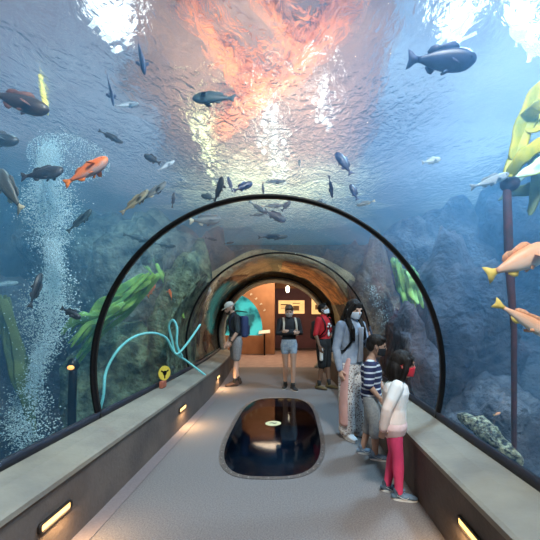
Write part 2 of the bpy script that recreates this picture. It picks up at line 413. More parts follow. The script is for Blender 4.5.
obj('rivets', bm, mat('rivet', (.5, .5, .48), .3, .9), fw)
# emblem on floor glass
e = empty('floor_emblem', (-.24, 4.72, .002), 'pale yellow oval emblem lying in the middle of the dark floor glass', 'emblem')
bm = bmesh.new(); bmesh.ops.create_cone(bm, cap_ends=True, segments=40, radius1=.105, radius2=.105, depth=.004)
obj('disc', bm, mat('emblem_y', (.75, .72, .42), .5), e, smooth=False)
bm = bmesh.new(); tube(bm, [(-.05, 0, .004), (-.02, .018, .004), (.02, -.01, .004), (.05, .012, .004)], [.008, .016, .018, .006], flat=.3, side=(0, 1, 0)); obj('mark', bm, mat('emblem_g', (.12, .14, .10), .6), e)
# ------------------------------------------------------------------ lobby beyond the portal
m_or = mat('lobby_orange', (.42, .20, .095), .8, col2=(.32, .15, .07), scale=2)
m_purple = mat('lobby_purple', (.115, .045, .055), .75, col2=(.085, .035, .045), scale=3)
def simple(name, c, s, m, kind='structure', bev=0):
    bm = bmesh.new(); box(bm, c, s)
    if bev: bevel(bm, bev)
    return tag(obj(name, bm, m, smooth=False), kind=kind)
simple('wall_lobby_back', (-.3, 15.1, 1.6), (7.2, .2, 3.3), m_or)
simple('wall_lobby_right', (3.3, 12.7, 1.6), (.2, 4.8, 3.3), m_or)
simple('wall_lobby_left_side', (-4.0, 12.7, 1.6), (.2, 4.8, 3.3), m_or)
simple('ceiling_lobby', (0, 13.95, 3.35), (16, 7.6, .16), mat('lobby_ceiling', (.16, .07, .04), .8))
# left slanted wall with half-round aquarium window
def arch_wall():
    m = m_or; y = 13.2; cx, cz, r = -2.2, .95, 1.12
    bm = bmesh.new(); prev = None
    for yy in (y, y+.35):
        hole = [bm.verts.new((cx+r*math.cos(PI*k/30), yy, cz+r*1.2*math.sin(PI*k/30))) for k in range(31)]
        hole = [bm.verts.new((cx+r, yy, .70))]+hole+[bm.verts.new((cx-r, yy, .70))]
        out = [bm.verts.new(p) for p in ((-.62, yy, .02), (-.62, yy, 3.26), (-3.9, yy, 3.26), (-3.9, yy, .02))]
        es = []
        for L in (hole, out): es += [bm.edges.new((L[i], L[(i+1) % len(L)])) for i in range(len(L))]
        bmesh.ops.triangle_fill(bm, edges=es, use_beauty=True)
        if prev:
            for A, B in ((prev[0], hole), (prev[1], out)):
                for i in range(len(A)): bm.faces.new((A[i], A[(i+1) % len(A)], B[(i+1) % len(B)], B[i]))
        prev = (hole, out)
    tag(obj('wall_lobby_arch', bm, m, smooth=False), kind='structure')
    e = empty('aquarium_window', (cx, y+.3, .7), 'half-round teal lit aquarium window in the orange lobby wall', 'aquarium window')
    bm = bmesh.new(); pts = [(r*math.cos(PI*k/30), .25+r*1.2*math.sin(PI*k/30)) for k in range(31)]+[(-r, 0), (r, 0)]
    a = [bm.verts.new((x, .1, z)) for x, z in pts]; b = [bm.verts.new((x, .14, z)) for x, z in pts]
    bm.faces.new(a); bm.faces.new(b[::-1])
    for i in range(len(a)): bm.faces.new((a[i], a[(i+1) % len(a)], b[(i+1) % len(a)], b[i]))
    mt, t, bs = nt('teal_tank'); bs.inputs['Base Color'].default_value = (.02, .10, .11, 1)
    tc = t.nodes.new('ShaderNodeTexCoord'); n = t.nodes.new('ShaderNodeTexNoise'); n.inputs['Scale'].default_value = 2.2; n.inputs['Detail'].default_value = 5
    t.links.new(tc.outputs['Object'], n.inputs[0]); rp = t.nodes.new('ShaderNodeValToRGB')
    rp.color_ramp.elements[0].position = .38; rp.color_ramp.elements[0].color = (.01, .07, .08, 1); rp.color_ramp.elements[1].position = .58; rp.color_ramp.elements[1].color = (.06, .50, .46, 1)
    t.links.new(n.outputs[0], rp.inputs[0]); t.links.new(rp.outputs[0], bs.inputs['Emission Color']); bs.inputs['Emission Strength'].default_value = .7
    obj('glowing_pane', bm, mt, e, smooth=False)
    bm = bmesh.new(); tube(bm, [(-.35, .04, .1), (-.18, .05, .8), (-.4, .04, 1.35)], [.04, .03, .02]); tube(bm, [(.1, .04, .1), (.25, .05, .5), (.55, .04, .62)], [.05, .04, .02]); tube(bm, [(-.2, .05, .75), (.1, .04, .95), (.5, .05, .9)], [.03, .03, .02])
    obj('branch', bm, mat('branch', (.01, .05, .055), .8), e)
arch_wall()
for i in range(9):
    a = math.radians(112-i*10.5); c = Vector((-2.2+1.36*math.cos(a), 13.185, .95+1.53*math.sin(a)))
    bm = bmesh.new(); box(bm, (0, 0, 0), (.045, .02, .085)); box(bm, (.02*(1 if i % 2 else -1), 0, .03 if i % 3 else -.03), (.05, .02, .02)); o = obj('raised_letter', bm, mat('letter', (.75, .68, .55), .5), smooth=False)
    o.location = c; o.rotation_euler = (0, -(a-PI/2), 0); tag(o, ['first', 'second', 'third', 'fourth', 'middle', 'sixth', 'seventh', 'eighth', 'last'][i]+' small pale raised letter from the left on the arch over the teal window', 'letter', 'letters on the lobby arch')
simple('wall_lobby_panel', (.55, 14.9, 1.32), (2.9, .14, 2.6), m_purple)
simple('baseboard_lobby', (.55, 14.8, .06), (2.9, .05, .1), mat('base_lob', (.05, .03, .03), .7))
def lit_poster(x, z, wd, hh, label, marks):
    e = empty('lit_poster', (x, 14.80, z), label, 'poster', 'lit yellow panels on the purple wall')
    bm = bmesh.new(); box(bm, (0, 0, 0), (wd, .05, hh)); obj('panel', bm, mat('poster_glow', (.8, .6, .3), .6, emit=(1, .60, .22), es=.5, col2=(.6, .4, .2), scale=3), e, smooth=False)
    bm = bmesh.new()
    for (mx, mz, mw, mh) in marks:
        box(bm, (mx, -.03, mz), (mw, .01, mh))
    obj('lettering', bm, mat('poster_print', (.30, .16, .07), .7), e, smooth=False)
lit_poster(.02, 1.83, 1.10, .56, 'wide lit yellow panel behind the woman with crossed arms', [(-.3, .1, .3, .05), (-.3, 0, .3, .02), (-.3, -.07, .3, .02), (.2, -.05, .25, .2), (.2, .15, .3, .03)])
lit_poster(1.27, 1.92, .80, .78, 'tall lit yellow panel behind the person in the red shirt', [(-.1, .25, .4, .06), (-.1, .12, .4, .02), (.1, -.1, .3, .25), (-.2, -.1, .1, .2)])
lit_poster(-.52+.0, 1.0, .01, .01, 'x', []) if False else None
e = empty('ceiling_lamp', (-.13, 13.6, 2.42), 'small white lamp hanging from the lobby ceiling', 'lamp')
bm = bmesh.new(); tube(bm, [(0, 0, 0), (0, 0, .14)], [.07, .075]); obj('shade', bm, mat('lampw', (.9, .85, .75), .5, emit=(1, .85, .6), es=2.5), e)
bm = bmesh.new(); tube(bm, [(0, 0, .2), (0, 0, .84)], .012); box(bm, (0, 0, .19), (.2, .06, .05)); obj('bracket', bm, m_blk, e)
e = empty('wall_shelf', (-.98, 12.9, .86), 'small white slanted shelf sign beside the teal window', 'sign')
bm = bmesh.new(); box(bm, (0, 0, 0), (.42, .25, .03)); bevel(bm, .008); o = obj('plate', bm, mat('whiteplate', (.8, .78, .7), .5), e, smooth=False); o.rotation_euler = (.45, -.1, 0)
bm = bmesh.new(); tube(bm, [(0, 0, -.84), (0, 0, -.03)], .03); obj('post', bm, m_blk, e)
# ------------------------------------------------------------------ brown surface reflection built as an overhead slab, with skylights
m_brown = mat('reflection_brown', (.24, .16, .125), .9, col2=(.13, .085, .07), scale=1.2)
bm = bmesh.new()
rp = [(1.5+.9*noise.noise(Vector((0, y*.7, 3)))+.06*y, y) for y in [1.5+.5*i for i in range(37)]]+[(-2.1+1.2*noise.noise(Vector((7, y*.7, 3)))-.16*y, y) for y in [19.5-.5*i for i in range(37)]]
vs = [bm.verts.new((x, y, 6.2)) for x, y in rp]; f = bm.faces.new(vs)
g = bmesh.ops.extrude_face_region(bm, geom=[f]); [setattr(v.co, 'z', 6.35) for v in g['geom'] if isinstance(v, bmesh.types.BMVert)]
tag(obj('ceiling_reflection_slab', bm, m_brown, smooth=False), kind='structure')
m_streak = mat('streak_orange', (.80, .27, .08), .8, col2=(.42, .14, .05), scale=3)  # orange streaks reflected in the water surface, modelled as tubes overhead
def Pz(px, py, z): d = (z-H)*F/(VY-py); return P(px, py, d)
def streak(pts, rr, label):
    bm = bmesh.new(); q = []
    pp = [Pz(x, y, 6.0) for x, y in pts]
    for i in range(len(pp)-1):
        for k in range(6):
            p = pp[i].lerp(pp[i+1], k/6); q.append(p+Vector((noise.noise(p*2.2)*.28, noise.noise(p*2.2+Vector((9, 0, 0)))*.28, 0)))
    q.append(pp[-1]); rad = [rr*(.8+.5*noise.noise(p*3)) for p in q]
    tube(bm, q, [x*1.35 for x in rad], n=10); tag(obj('reflection_streak', bm, m_streak), label, 'streak', 'orange reflection streaks added above the water')
streak([(178, -12), (212, 40), (235, 80), (262, 92)], .13, 'orange reflection streak running from the upper left to the middle')
streak([(252, -12), (282, 38), (296, 68), (262, 92)], .10, 'orange reflection streak coming down from the top middle')
streak([(372, -14), (338, 28), (300, 66), (250, 105), (222, 130)], .20, 'broad orange reflection streak from the upper right to the middle')
m_sky = mat('skylight_pane', (.9, .95, 1), .5, emit=(.80, .92, 1), es=2.8)
def skylight(px, py, sx, sy, rot, label):
    c = Pz(px, py, 6.2); e = empty('skylight', c, label, 'skylight', 'bright skylights over the tank', rotz=rot)
    bm = bmesh.new(); poly_prism(bm, [(sx/2*(1+.5*noise.noise(V3(math.cos(2*PI*k/48)*2, math.sin(2*PI*k/48)*2, px)))*math.cos(2*PI*k/48), sy/2*(1+.5*noise.noise(V3(math.cos(2*PI*k/48)*2, math.sin(2*PI*k/48)*2, px)))*math.sin(2*PI*k/48)) for k in range(48)], -.015, .015); obj('pane', bm, m_sky, e, smooth=False)
    bm = bmesh.new()
    for k in range(11):
        a = random.uniform(0, 2*PI); rr = random.uniform(.55, .95); box(bm, (0, 0, 0), (random.uniform(.03, .08), random.uniform(.08, .3), .02), Matrix.Translation((sx*rr*math.cos(a), sy*rr*math.sin(a), 0)) @ Matrix.Rotation(.6+random.uniform(-.4, .4), 4, 'Z'))
    o = obj('light_flecks', bm, m_sky, e, smooth=False); o['kind'] = 'stuff'  # scattered glints around the bright patch, added as small glowing boxes
skylight(114, 24, .45, .75, .5, 'bright white skylight over the upper left of the tank')
skylight(461, 26, .28, .75, 0, 'bright white skylight above the big dark blue fish')
skylight(524, 36, .24, 1.4, -.9, 'bright white skylight at the upper right above the kelp')
def glint_string(pts, col, n, label):  # surface glitter put in as small glowing blobs; nothing hangs there
    m = mat('glint_'+label[:5], col, .5, emit=col, es=1.8); pp = [Pz(x, y, 6.05) for x, y in pts]; e = empty('glint_string', pp[0], label, 'light', 'bulb strings added over the tank')
    bm = bmesh.new(); tube(bm, [p-pp[0]+V3(0, 0, .07) for p in pp], .012, n=6); obj('glint_cable', bm, m_blk, e)
    bm = bmesh.new()
    for k in range(n):
        t = random.random()*(len(pp)-1); a = int(t); p = pp[a].lerp(pp[a+1], t-a)-pp[0]; s_ = random.uniform(.03, .075)
        ell(bm, p+V3(random.gauss(0, .14), random.gauss(0, .2), -random.random()*.06), (s_, s_*1.6, s_), 8, 6)
    o = obj('glints', bm, m, e); o['kind'] = 'stuff'
glint_string([(262, 110), (268, 135), (276, 155), (282, 180)], (.75, .95, 1), 30, 'white string of bulbs over the middle of the tank')
glint_string([(202, 120), (204, 145), (210, 165), (218, 185)], (.9, 1, .6), 30, 'yellowish string of bulbs over the tank, left of the white one')
glint_string([(322, 100), (326, 118), (330, 140)], (.75, .9, 1), 10, 'short sparse string of bulbs over the tank, right of the white one')
e = empty('shimmer', (-.9, 15.6, 6.1), 'wide dim pale green rooflight added far over the back of the tank', 'skylight')  # glowing pane added for the pale green shimmer of the far surface
bm = bmesh.new(); poly_prism(bm, [((4.3+1.2*math.sin(k*2.3))*math.cos(2*PI*k/32), (3.6+.8*math.sin(k*1.7))*math.sin(2*PI*k/32)) for k in range(32)], 0, .03); obj('pane', bm, mat('shimmer', (.7, .8, .7), .5, emit=(.60, .66, .50), es=.42, col2=(.2, .25, .2), scale=3), e, smooth=False)
# ------------------------------------------------------------------ rocks
m_rk = [mat('rock_grey', (.26, .28, .24), .95, col2=(.05, .065, .06), scale=4.5, bump=1, bscale=10),
        mat('rock_green', (.24, .30, .18), .95, col2=(.05, .07, .05), scale=5, bump=1, bscale=12),
        mat('rock_brown', (.22, .15, .10), .95, col2=(.10, .07, .055), scale=3, bump=1, bscale=9),
        mat('rock_dark', (.085, .085, .11), .95, col2=(.018, .022, .035), scale=3, bump=1, bscale=10),
        mat('rock_pale', (.16, .16, .19), .95, col2=(.035, .04, .06), scale=4, bump=1, bscale=14)]
def rock(c, r, k, label, name='rock', sub=4, amp=.38, seed=0, cat='rock', group='rocks around the tunnel'):
    c = Vector(c); bm = bmesh.new(); bmesh.ops.create_icosphere(bm, subdivisions=sub, radius=1)
    for v in bm.verts:
        d = v.co.normalized(); q = d*1.6+Vector((seed*7.3, seed*1.7, 0))
        s = 1+amp*noise.fractal(q, 1, 2.1, 5)+.12*noise.ridged_multi_fractal(q*2, 1, 2, 3, 1, 2)-.1
        v.co = Vector((d.x*s*r[0], d.y*s*r[1], d.z*s*r[2]))
        # keep clear of the glass vault
        wp = v.co+c; ax = Vector((AX(wp.y), wp.y, CZ)); rad = Vector((wp.x-ax.x, 0, wp.z-ax.z))
        if wp.z > CZ-.1 and rad.length < 1.74 and wp.y < YP: rad.normalize(); wp = ax+rad*1.74; v.co = wp-c
        elif wp.z <= CZ-.1 and abs(wp.x-ax.x) < 1.74 and wp.y < YP: v.co.x = ax.x+math.copysign(1.74, c.x-ax.x)-c.x
    o = obj(name, bm, m_rk[k]); o.location = c
    return tag(o, label, cat, group)
rl = [
 # left bank
 ((122, 395, 6.0), (.75, .8, 1.2), 1, 'greenish rock behind the cyan hose, left of the walkway'),
 ((150, 300, 7.2), (1.0, .9, 1.5), 0, 'grey rock face carrying the two pink fish'),
 ((190, 345, 6.4), (.55, .9, 1.5), 1, 'mossy rock beside the thin black hoop on the left'),
 ((200, 290, 8.6), (.9, 1.0, 1.5), 2, 'brownish rock left of the round portal'),
 ((100, 270, 8.4), (1.6, .8, 1.4), 0, 'distant grey rock beyond the kelp on the left'),
 ((30, 420, 6.0), (1.3, 1.0, .9), 3, 'dark low rock under the bubble column'),
 ((-10, 350, 6.3), (1.2, 1.2, 1.2), 3, 'dark rock at the far left edge'),
 # right bank
 ((455, 370, 5.6), (.80, .8, 1.75), 3, 'tall dark rock standing right of the near hoop'),
 ((440, 275, 7.6), (1.2, .8, 1.3), 4, 'pale rock rising behind the tall dark rock'),
 ((520, 400, 6.4), (1.2, .9, 1.4), 3, 'dark rock behind the orange fish'),
 ((545, 250, 7.0), (1.2, .9, 1.8), 3, 'distant blue rock at the right edge'),
 ((400, 400, 5.2), (.42, .9, 1.2), 3, 'dark rock behind the children'),
 ((372, 330, 7.4), (.6, .8, 1.7), 2, 'brown rock behind the woman in the denim jacket'),
 ((350, 300, 8.7), (.8, .8, 1.4), 2, 'brown rock right of the round portal'),
 ((490, 440, 4.6), (.7, .7, .75), 4, 'mottled low rock beyond the right bench'),
]
for i, (p, r, k, lab) in enumerate(rl): rock(P(*p), r, k, lab, seed=i+1)
# brown rock vault over the last stretch of the tunnel
def rock_vault():
    bm = bmesh.new(); rows = []; n = 44; ys = [7.6+.2*i for i in range(12)]
    for y in ys:
        row = []
        for k in range(n+1):
            a = -.25+(PI+.5)*k/n; p = Vector((math.cos(a), y*.6, math.sin(a)))
            rr = 1.72+.10*(noise.fractal(p*2.2, 1, 2, 5)+.5)
            row.append((a, rr, y+.12*noise.noise(p*3)))
        rows.append(row)
    inner = [[bm.verts.new((AX(y)+r*math.cos(a), min(y, YP-.02), CZ+r*math.sin(a))) for a, r, y in row] for row in rows]
    outer = [[bm.verts.new((AX(y)+(r+.5)*math.cos(a), min(y, YP-.02), CZ+(r+.16)*math.sin(a))) for a, r, y in row] for row in rows]
    for L in (inner, outer):
        for i in range(len(L)-1):
            for k in range(n): bm.faces.new((L[i][k], L[i][k+1], L[i+1][k+1], L[i+1][k]))
    for i in (0, -1):
        for k in range(n): bm.faces.new((inner[i][k], inner[i][k+1], outer[i][k+1], outer[i][k]))
    for k in (0, n):
        for i in range(len(inner)-1): bm.faces.new((inner[i][k], inner[i+1][k], outer[i+1][k], outer[i][k]))
    tag(obj('rock_arch', bm, mat('rock_vault', (.55, .43, .25), .95, col2=(.30, .23, .13), scale=2.5, bump=1, bscale=9)), 'brown rock arch over the glass just before the round portal', 'rock')
rock_vault()
spot('portal_fill', (-1.45, 8.9, .62), (.3, 8.7, 2.5), 60, (1, .72, .42), 2.2, .9, .1)  # added warm fill for the vault and orange reflection; no lamp stands here
def orange_reflection():  # reflection of the lobby in the glass, shaped as an orange shell
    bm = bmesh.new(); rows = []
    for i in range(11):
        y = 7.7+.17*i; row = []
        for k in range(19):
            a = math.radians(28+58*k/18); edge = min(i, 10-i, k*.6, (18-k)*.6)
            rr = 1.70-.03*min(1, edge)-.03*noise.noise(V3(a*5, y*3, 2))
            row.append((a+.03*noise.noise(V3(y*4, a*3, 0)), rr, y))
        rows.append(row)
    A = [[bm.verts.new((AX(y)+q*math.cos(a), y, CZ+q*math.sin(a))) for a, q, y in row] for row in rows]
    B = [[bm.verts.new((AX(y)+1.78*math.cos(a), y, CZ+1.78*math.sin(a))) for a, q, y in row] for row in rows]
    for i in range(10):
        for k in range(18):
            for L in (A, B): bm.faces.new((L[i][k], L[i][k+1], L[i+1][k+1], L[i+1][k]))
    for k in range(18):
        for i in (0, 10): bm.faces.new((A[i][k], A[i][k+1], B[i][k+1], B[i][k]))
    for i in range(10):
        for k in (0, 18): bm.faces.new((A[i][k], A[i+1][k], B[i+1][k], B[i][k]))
    tag(obj('orange_reflection_shell', bm, mat('glass_reflection_orange', (.95, .40, .13), .9, col2=(.34, .15, .07), scale=5, bump=.6)), 'bright orange lobby reflection shaped over the glass, upper right of the round portal', 'rock')
orange_reflection()
o = rock(P(206, 297, 7.25), (.17, .12, .20), 4, 'small white lumpy sponge on the rocks above the man in the cap', name='sponge', sub=3, amp=.5, seed=40, cat='sponge', group=None)
o.data.materials[0] = mat('sponge_white', (.85, .82, .74), .8, col2=(.35, .36, .34), scale=14)
# encrusted pale log by the right bench
bm = bmesh.new(); q = [P(463, 417, 3.7), P(478, 425, 3.55), P(492, 436, 3.4), P(505, 450, 3.3), P(520, 462, 3.25)]
tube(bm, q, [.05, .09, .10, .08, .05], n=14)
bmesh.ops.subdivide_edges(bm, edges=bm.edges, cuts=2, use_grid_fill=True)
for v in bm.verts: v.co += Vector((noise.noise(v.co*9), noise.noise(v.co*9+Vector((5, 0, 0))), noise.noise(v.co*9+Vector((0, 5, 0)))))*.05
tag(obj('encrusted_log', bm, mat('barnacle', (.85, .80, .55), .9, col2=(.08, .09, .10), scale=22, bump=1, bscale=30, detail=2)), 'pale yellow speckled encrusted log just outside the right glass', 'log')
# ------------------------------------------------------------------ kelp
def blade(bm, pts, wd, th=.006, seg=6):
    pts = [Vector(p) for p in pts]; q = []
    for i in range(len(pts)-1):
        for k in range(seg):
            t = k/seg; p0 = pts[max(i-1, 0)]; p1 = pts[i]; p2 = pts[i+1]; p3 = pts[min(i+2, len(pts)-1)]
            q.append(.5*((2*p1)+(p2-p0)*t+(2*p0-5*p1+4*p2-p3)*t*t+(3*p1-p0-3*p2+p3)*t*t*t))
    q.append(pts[-1]); m = len(q)
    rad = [wd*(.25+.75*math.sin(PI*min(1, .08+.92*i/(m-1)))**.6)*(1+.12*math.sin(i*1.1)) for i in range(m)]
    tube(bm, q, rad, n=8, flat=[max(.05, th/max(r, .001)) for r in rad], side=(random.uniform(-1, 1), random.uniform(-.4, .4), random.uniform(.2, 1)))
m_kg = mat('kelp_green', (.34, .60, .12), .6, col2=(.12, .30, .08), scale=6)
m_ky = mat('kelp_yellow', (.85, .72, .05), .5, col2=(.42, .48, .06), scale=5)
m_ko = mat('kelp_olive', (.20, .26, .08), .6, col2=(.10, .15, .06), scale=5)
def kelp(name, base, tips, wd, m, label, cat='kelp', stem=None, group='kelp in the tank'):
    base = Vector(base); e = empty(name, base, label, cat, group)
    if stem:
        bm = bmesh.new(); tube(bm, [Vector(s)-base for s in stem], [.03]*(len(stem)-1)+[.02], n=8); obj('stem', bm, m_ko, e)
    for tip in tips:
        bm = bmesh.new(); pts = [Vector(t)-base for t in tip]
        blade(bm, pts, wd*random.uniform(.75, 1.2)); obj('blade', bm, m, e)
def fan(p0, p1, n, d, spread, wob=.08):
    out = []
    for i in range(n):
        o = (i/(n-1)-.5)*2
        a = P(p0[0]+o*spread*.35, p0[1]+random.uniform(-5, 5), d+random.uniform(-.2, .2)); b = P(p1[0]+random.uniform(-6, 6), p1[1]+o*spread, d+random.uniform(-.3, .3))
        out.append([a, a.lerp(b, .35)+Vector((0, random.uniform(-.1, .1), random.uniform(-wob, wob))), a.lerp(b, .7)+Vector((0, random.uniform(-.1, .1), random.uniform(-wob, wob)+wob)), b])
    return out
kelp('green_kelp', P(150, 275, 5.3), fan((152, 278), (78, 345), 11, 5.2, 22), .055, m_kg, 'long green kelp streaming down left from behind the near hoop')
kelp('green_kelp', P(84, 322, 4.8), fan((120, 305), (66, 335), 7, 4.8, 12), .05, m_kg, 'green kelp fronds hanging over the black lamp post')
kelp('olive_kelp', P(5, 440, 4.6), fan((2, 300), (30, 420), 6, 4.6, 14), .06, m_ko, 'olive kelp at the left edge beside the bubble column')
kelp('yellow_kelp', P(42, 85, 4.4), [[P(40, 80, 4.4), P(42, 92, 4.4), P(45, 102, 4.4), P(48, 115, 4.4)]], .035, m_ky, 'small yellow floating frond at the upper left')
kelp('yellow_kelp', P(505, 178, 3.2), [[P(508, 176, 3.2), P(517, 150, 3.2), P(529, 122, 3.2), P(540, 90, 3.2)],
     [P(510, 175, 3.2), P(522, 158, 3.1), P(538, 146, 3.1), P(556, 136, 3.1)], [P(512, 176, 3.3), P(530, 172, 3.3), P(545, 160, 3.3), P(560, 150, 3.3)],
     [P(518, 140, 3.2), P(526, 120, 3.2), P(536, 108, 3.1), P(552, 100, 3.1)], [P(514, 160, 3.2), P(520, 135, 3.2), P(533, 100, 3.2), P(548, 78, 3.2)],
     [P(525, 130, 3.2), P(545, 120, 3.2), P(560, 100, 3.2)]], .085, m_ky, 'yellow green kelp canopy at the right edge above the round post')
kelp('olive_kelp', P(540, 200, 3.6), [[P(500, 200, 3.6), P(520, 180, 3.6), P(545, 160, 3.6)], [P(505, 190, 3.6), P(526, 190, 3.6), P(548, 178, 3.6)], [P(530, 150, 3.5), P(538, 180, 3.5), P(530, 215, 3.5)]], .07, m_ko, 'dark olive kelp blades at the right edge behind the post')
kelp('green_seaweed', P(405, 322, 5.6), fan((396, 262), (412, 318), 9, 5.6, 14, .12)+fan((410, 270), (418, 310), 6, 5.5, 10, .12), .05, m_kg, 'light green seaweed clump seen through the right side of the near hoop', 'seaweed', group=None)
# small seaweed on left rocks
kelp('green_seaweed', P(205, 300, 6.6), fan((150, 262), (190, 300), 6, 6.3, 18, .12), .04, m_kg, 'ragged green seaweed on the rock left of the thin hoop', 'seaweed', group=None)
# ------------------------------------------------------------------ hose, posts, disc
m_hose = mat('cyan_hose', (.25, .75, .72), .5)
def hose(pts, label):
    bm = bmesh.new(); P3 = [P(*p) for p in pts]; q = []
    for i in range(len(P3)-1):
        for k in range(6):
            t = k/6; p0 = P3[max(i-1, 0)]; p1 = P3[i]; p2 = P3[i+1]; p3 = P3[min(i+2, len(P3)-1)]
            q.append(.5*((2*p1)+(p2-p0)*t+(2*p0-5*p1+4*p2-p3)*t*t+(3*p1-p0-3*p2+p3)*t*t*t))
    q.append(P3[-1]); tube(bm, q, .018, n=8); tag(obj('cyan_hose', bm, m_hose), label, 'hose')
hose([(95, 425, 4.3), (103, 398, 4.3), (106, 372, 4.4), (118, 350, 4.5), (134, 337, 4.7), (152, 333, 4.9), (166, 338, 5.1), (174, 352, 5.3), (188, 362, 5.6), (205, 375, 5.8)], 'long pale cyan hose arching outside the left glass')
hose([(200, 325, 5.6), (186, 345, 5.4), (176, 354, 5.3), (172, 340, 5.3), (169, 326, 5.3), (173, 320, 5.3), (177, 328, 5.3), (177, 345, 5.3), (182, 356, 5.4)], 'short looped cyan hose left of the thin hoop')
e = empty('lamp_post', P(71, 440, 4.5), 'black underwater post with a small orange lamp by the kelp', 'lamp post'); b0 = e.location
bm = bmesh.new(); tube(bm, [(0, 0, -.9), P(72, 400, 4.5)-b0, P(73, 372, 4.5)-b0], .05, n=12); obj('post', bm, m_blk, e)
bm = bmesh.new(); c = P(73, 366, 4.5)-b0; tube(bm, [c+Vector((0, 0, -.05)), c, c+Vector((0, 0, .05))], [.05, .085, .06]); obj('head', bm, m_blk, e)
bm = bmesh.new(); ell(bm, c+Vector((.015, -.07, -.01)), (.042, .035, .03)); obj('lamp_lens', bm, mat('post_lens', (.8, .4, .1), .5, emit=(1, .42, .10), es=1.0), e)
e = empty('mooring_post', P(514, 420, 3.3), 'dark reddish post with a round knob on top, right of the tall rock', 'post'); b0 = e.location
bm = bmesh.new(); tube(bm, [(0, 0, -.6), P(514, 330, 3.3)-b0, P(509, 260, 3.3)-b0, P(507, 192, 3.3)-b0], [.022, .026, .040, .036]); obj('shaft', bm, mat('post_red', (.10, .03, .035), .8, col2=(.05, .02, .022), scale=9), e)
bm = bmesh.new(); ell(bm, P(510, 184, 3.3)-b0, (.085, .085, .07)); obj('knob', bm, mat('post_dark', (.05, .035, .06), .8), e)
e = empty('warning_disc', (AX(4.56)-1.46, 4.56, .512), 'round yellow disc sign with black mark on a red foot, on the left ledge', 'sign')
bm = bmesh.new(); box(bm, (-.0, .0, .05), (.05, .14, .09)); bevel(bm, .01); obj('foot', bm, mat('disc_foot', (.42, .12, .07), .7), e, smooth=False)
c = Vector((.01, .03, .19)); rotm = Matrix.Translation(c) @ Matrix.Rotation(-.5, 4, 'Z') @ Matrix.Rotation(PI/2, 4, 'Y')
bm = bmesh.new(); bmesh.ops.create_cone(bm, cap_ends=True, segments=32, radius1=.095, radius2=.095, depth=.014, matrix=rotm); obj('disc', bm, mat('disc_yellow', (.78, .56, .07), .5), e, smooth=False)
bm = bmesh.new(); bmesh.ops.create_cone(bm, cap_ends=True, segments=24, radius1=.032, radius2=.032, depth=.018, matrix=rotm)
for k in range(3): box(bm, (0, 0, 0), (.02, .05, .018), rotm @ Matrix.Rotation(k*2*PI/3+.5, 4, 'Z') @ Matrix.Translation((.0, .045, 0)))
obj('mark', bm, m_blk, e, smooth=False)
# ------------------------------------------------------------------ bubbles
spot('bubble_fill', P(16, 452, 4.5)+V3(-.3, -.2, -.9), P(46, 220, 4.6), 9000, (.35, .85, 1), .7, .8, .15)  # added cyan fill that makes the column and haze glow
m_bub = mat('bubble', (.80, .95, .97), .25, spec=1)
def bubbles(name, gen, n, label):
    tmp = bmesh.new(); bmesh.ops.create_icosphere(tmp, subdivisions=1, radius=1)
    V = [v.co.copy() for v in tmp.verts]; Fc = [[v.index for v in f.verts] for f in tmp.faces]; tmp.free()
    vs = []; fs = []
    for i in range(n):
        p, r = gen(); b = len(vs)
        vs += [(p.x+v.x*r, p.y+v.y*r, p.z+v.z*r*.8) for v in V]; fs += [[b+k for k in f] for f in Fc]
    me = bpy.data.meshes.new(name); me.from_pydata(vs, [], fs); me.materials.append(m_bub)
    for p in me.polygons: p.use_smooth = True
    o = bpy.data.objects.new(name, me); COL.objects.link(o); tag(o, label, 'bubbles', kind='stuff')
pth = [(34, 450), (26, 420), (34, 380), (44, 340), (52, 300), (55, 265), (52, 235), (48, 200), (44, 170), (54, 150)]
def g1():
    t = random.random()**.85*(len(pth)-1); i = min(int(t), len(pth)-2); f = t-i
    x = pth[i][0]*(1-f)+pth[i+1][0]*f; y = pth[i][1]*(1-f)+pth[i+1][1]*f
    wd = 9+5*math.sin(t*2.1)
    for _ in range(6):
        p = P(x+random.gauss(0, wd), y+random.gauss(0, 8), 4.5+random.gauss(0, .3))
        if noise.noise(p*2.6) > -.05+random.gauss(0, .15): break
    return p, .004+.007*random.random()**2
bubbles('bubble_column', g1, 27000, 'dense column of pale cyan bubbles rising on the left')
def g2():
    a = random.uniform(0, 2*PI); r = random.random()**.4
    return P(68+42*r*math.cos(a), 158+24*r*math.sin(a)+.15*42*r*math.cos(a), 4.9+random.gauss(0, .3)), random.uniform(.003, .008)
bubbles('bubble_cloud', g2, 2200, 'cloud of bubbles under the surface behind the orange fish')
def g3():
    t = random.random(); return P(372+26*t+random.gauss(0, 3+3*t), 285+65*t, 6.6+random.gauss(0, .15)), random.uniform(.004, .009)
bubbles('bubble_stream', g3, 900, 'pale blue bubble stream behind the woman in denim')
def g4():
    return P(random.gauss(290, 45), random.gauss(190, 28), random.uniform(5.5, 7.5)), random.uniform(.003, .007)
bubbles('drifting_bubbles', g4, 500, 'sparse bubbles drifting above the top of the near hoop')
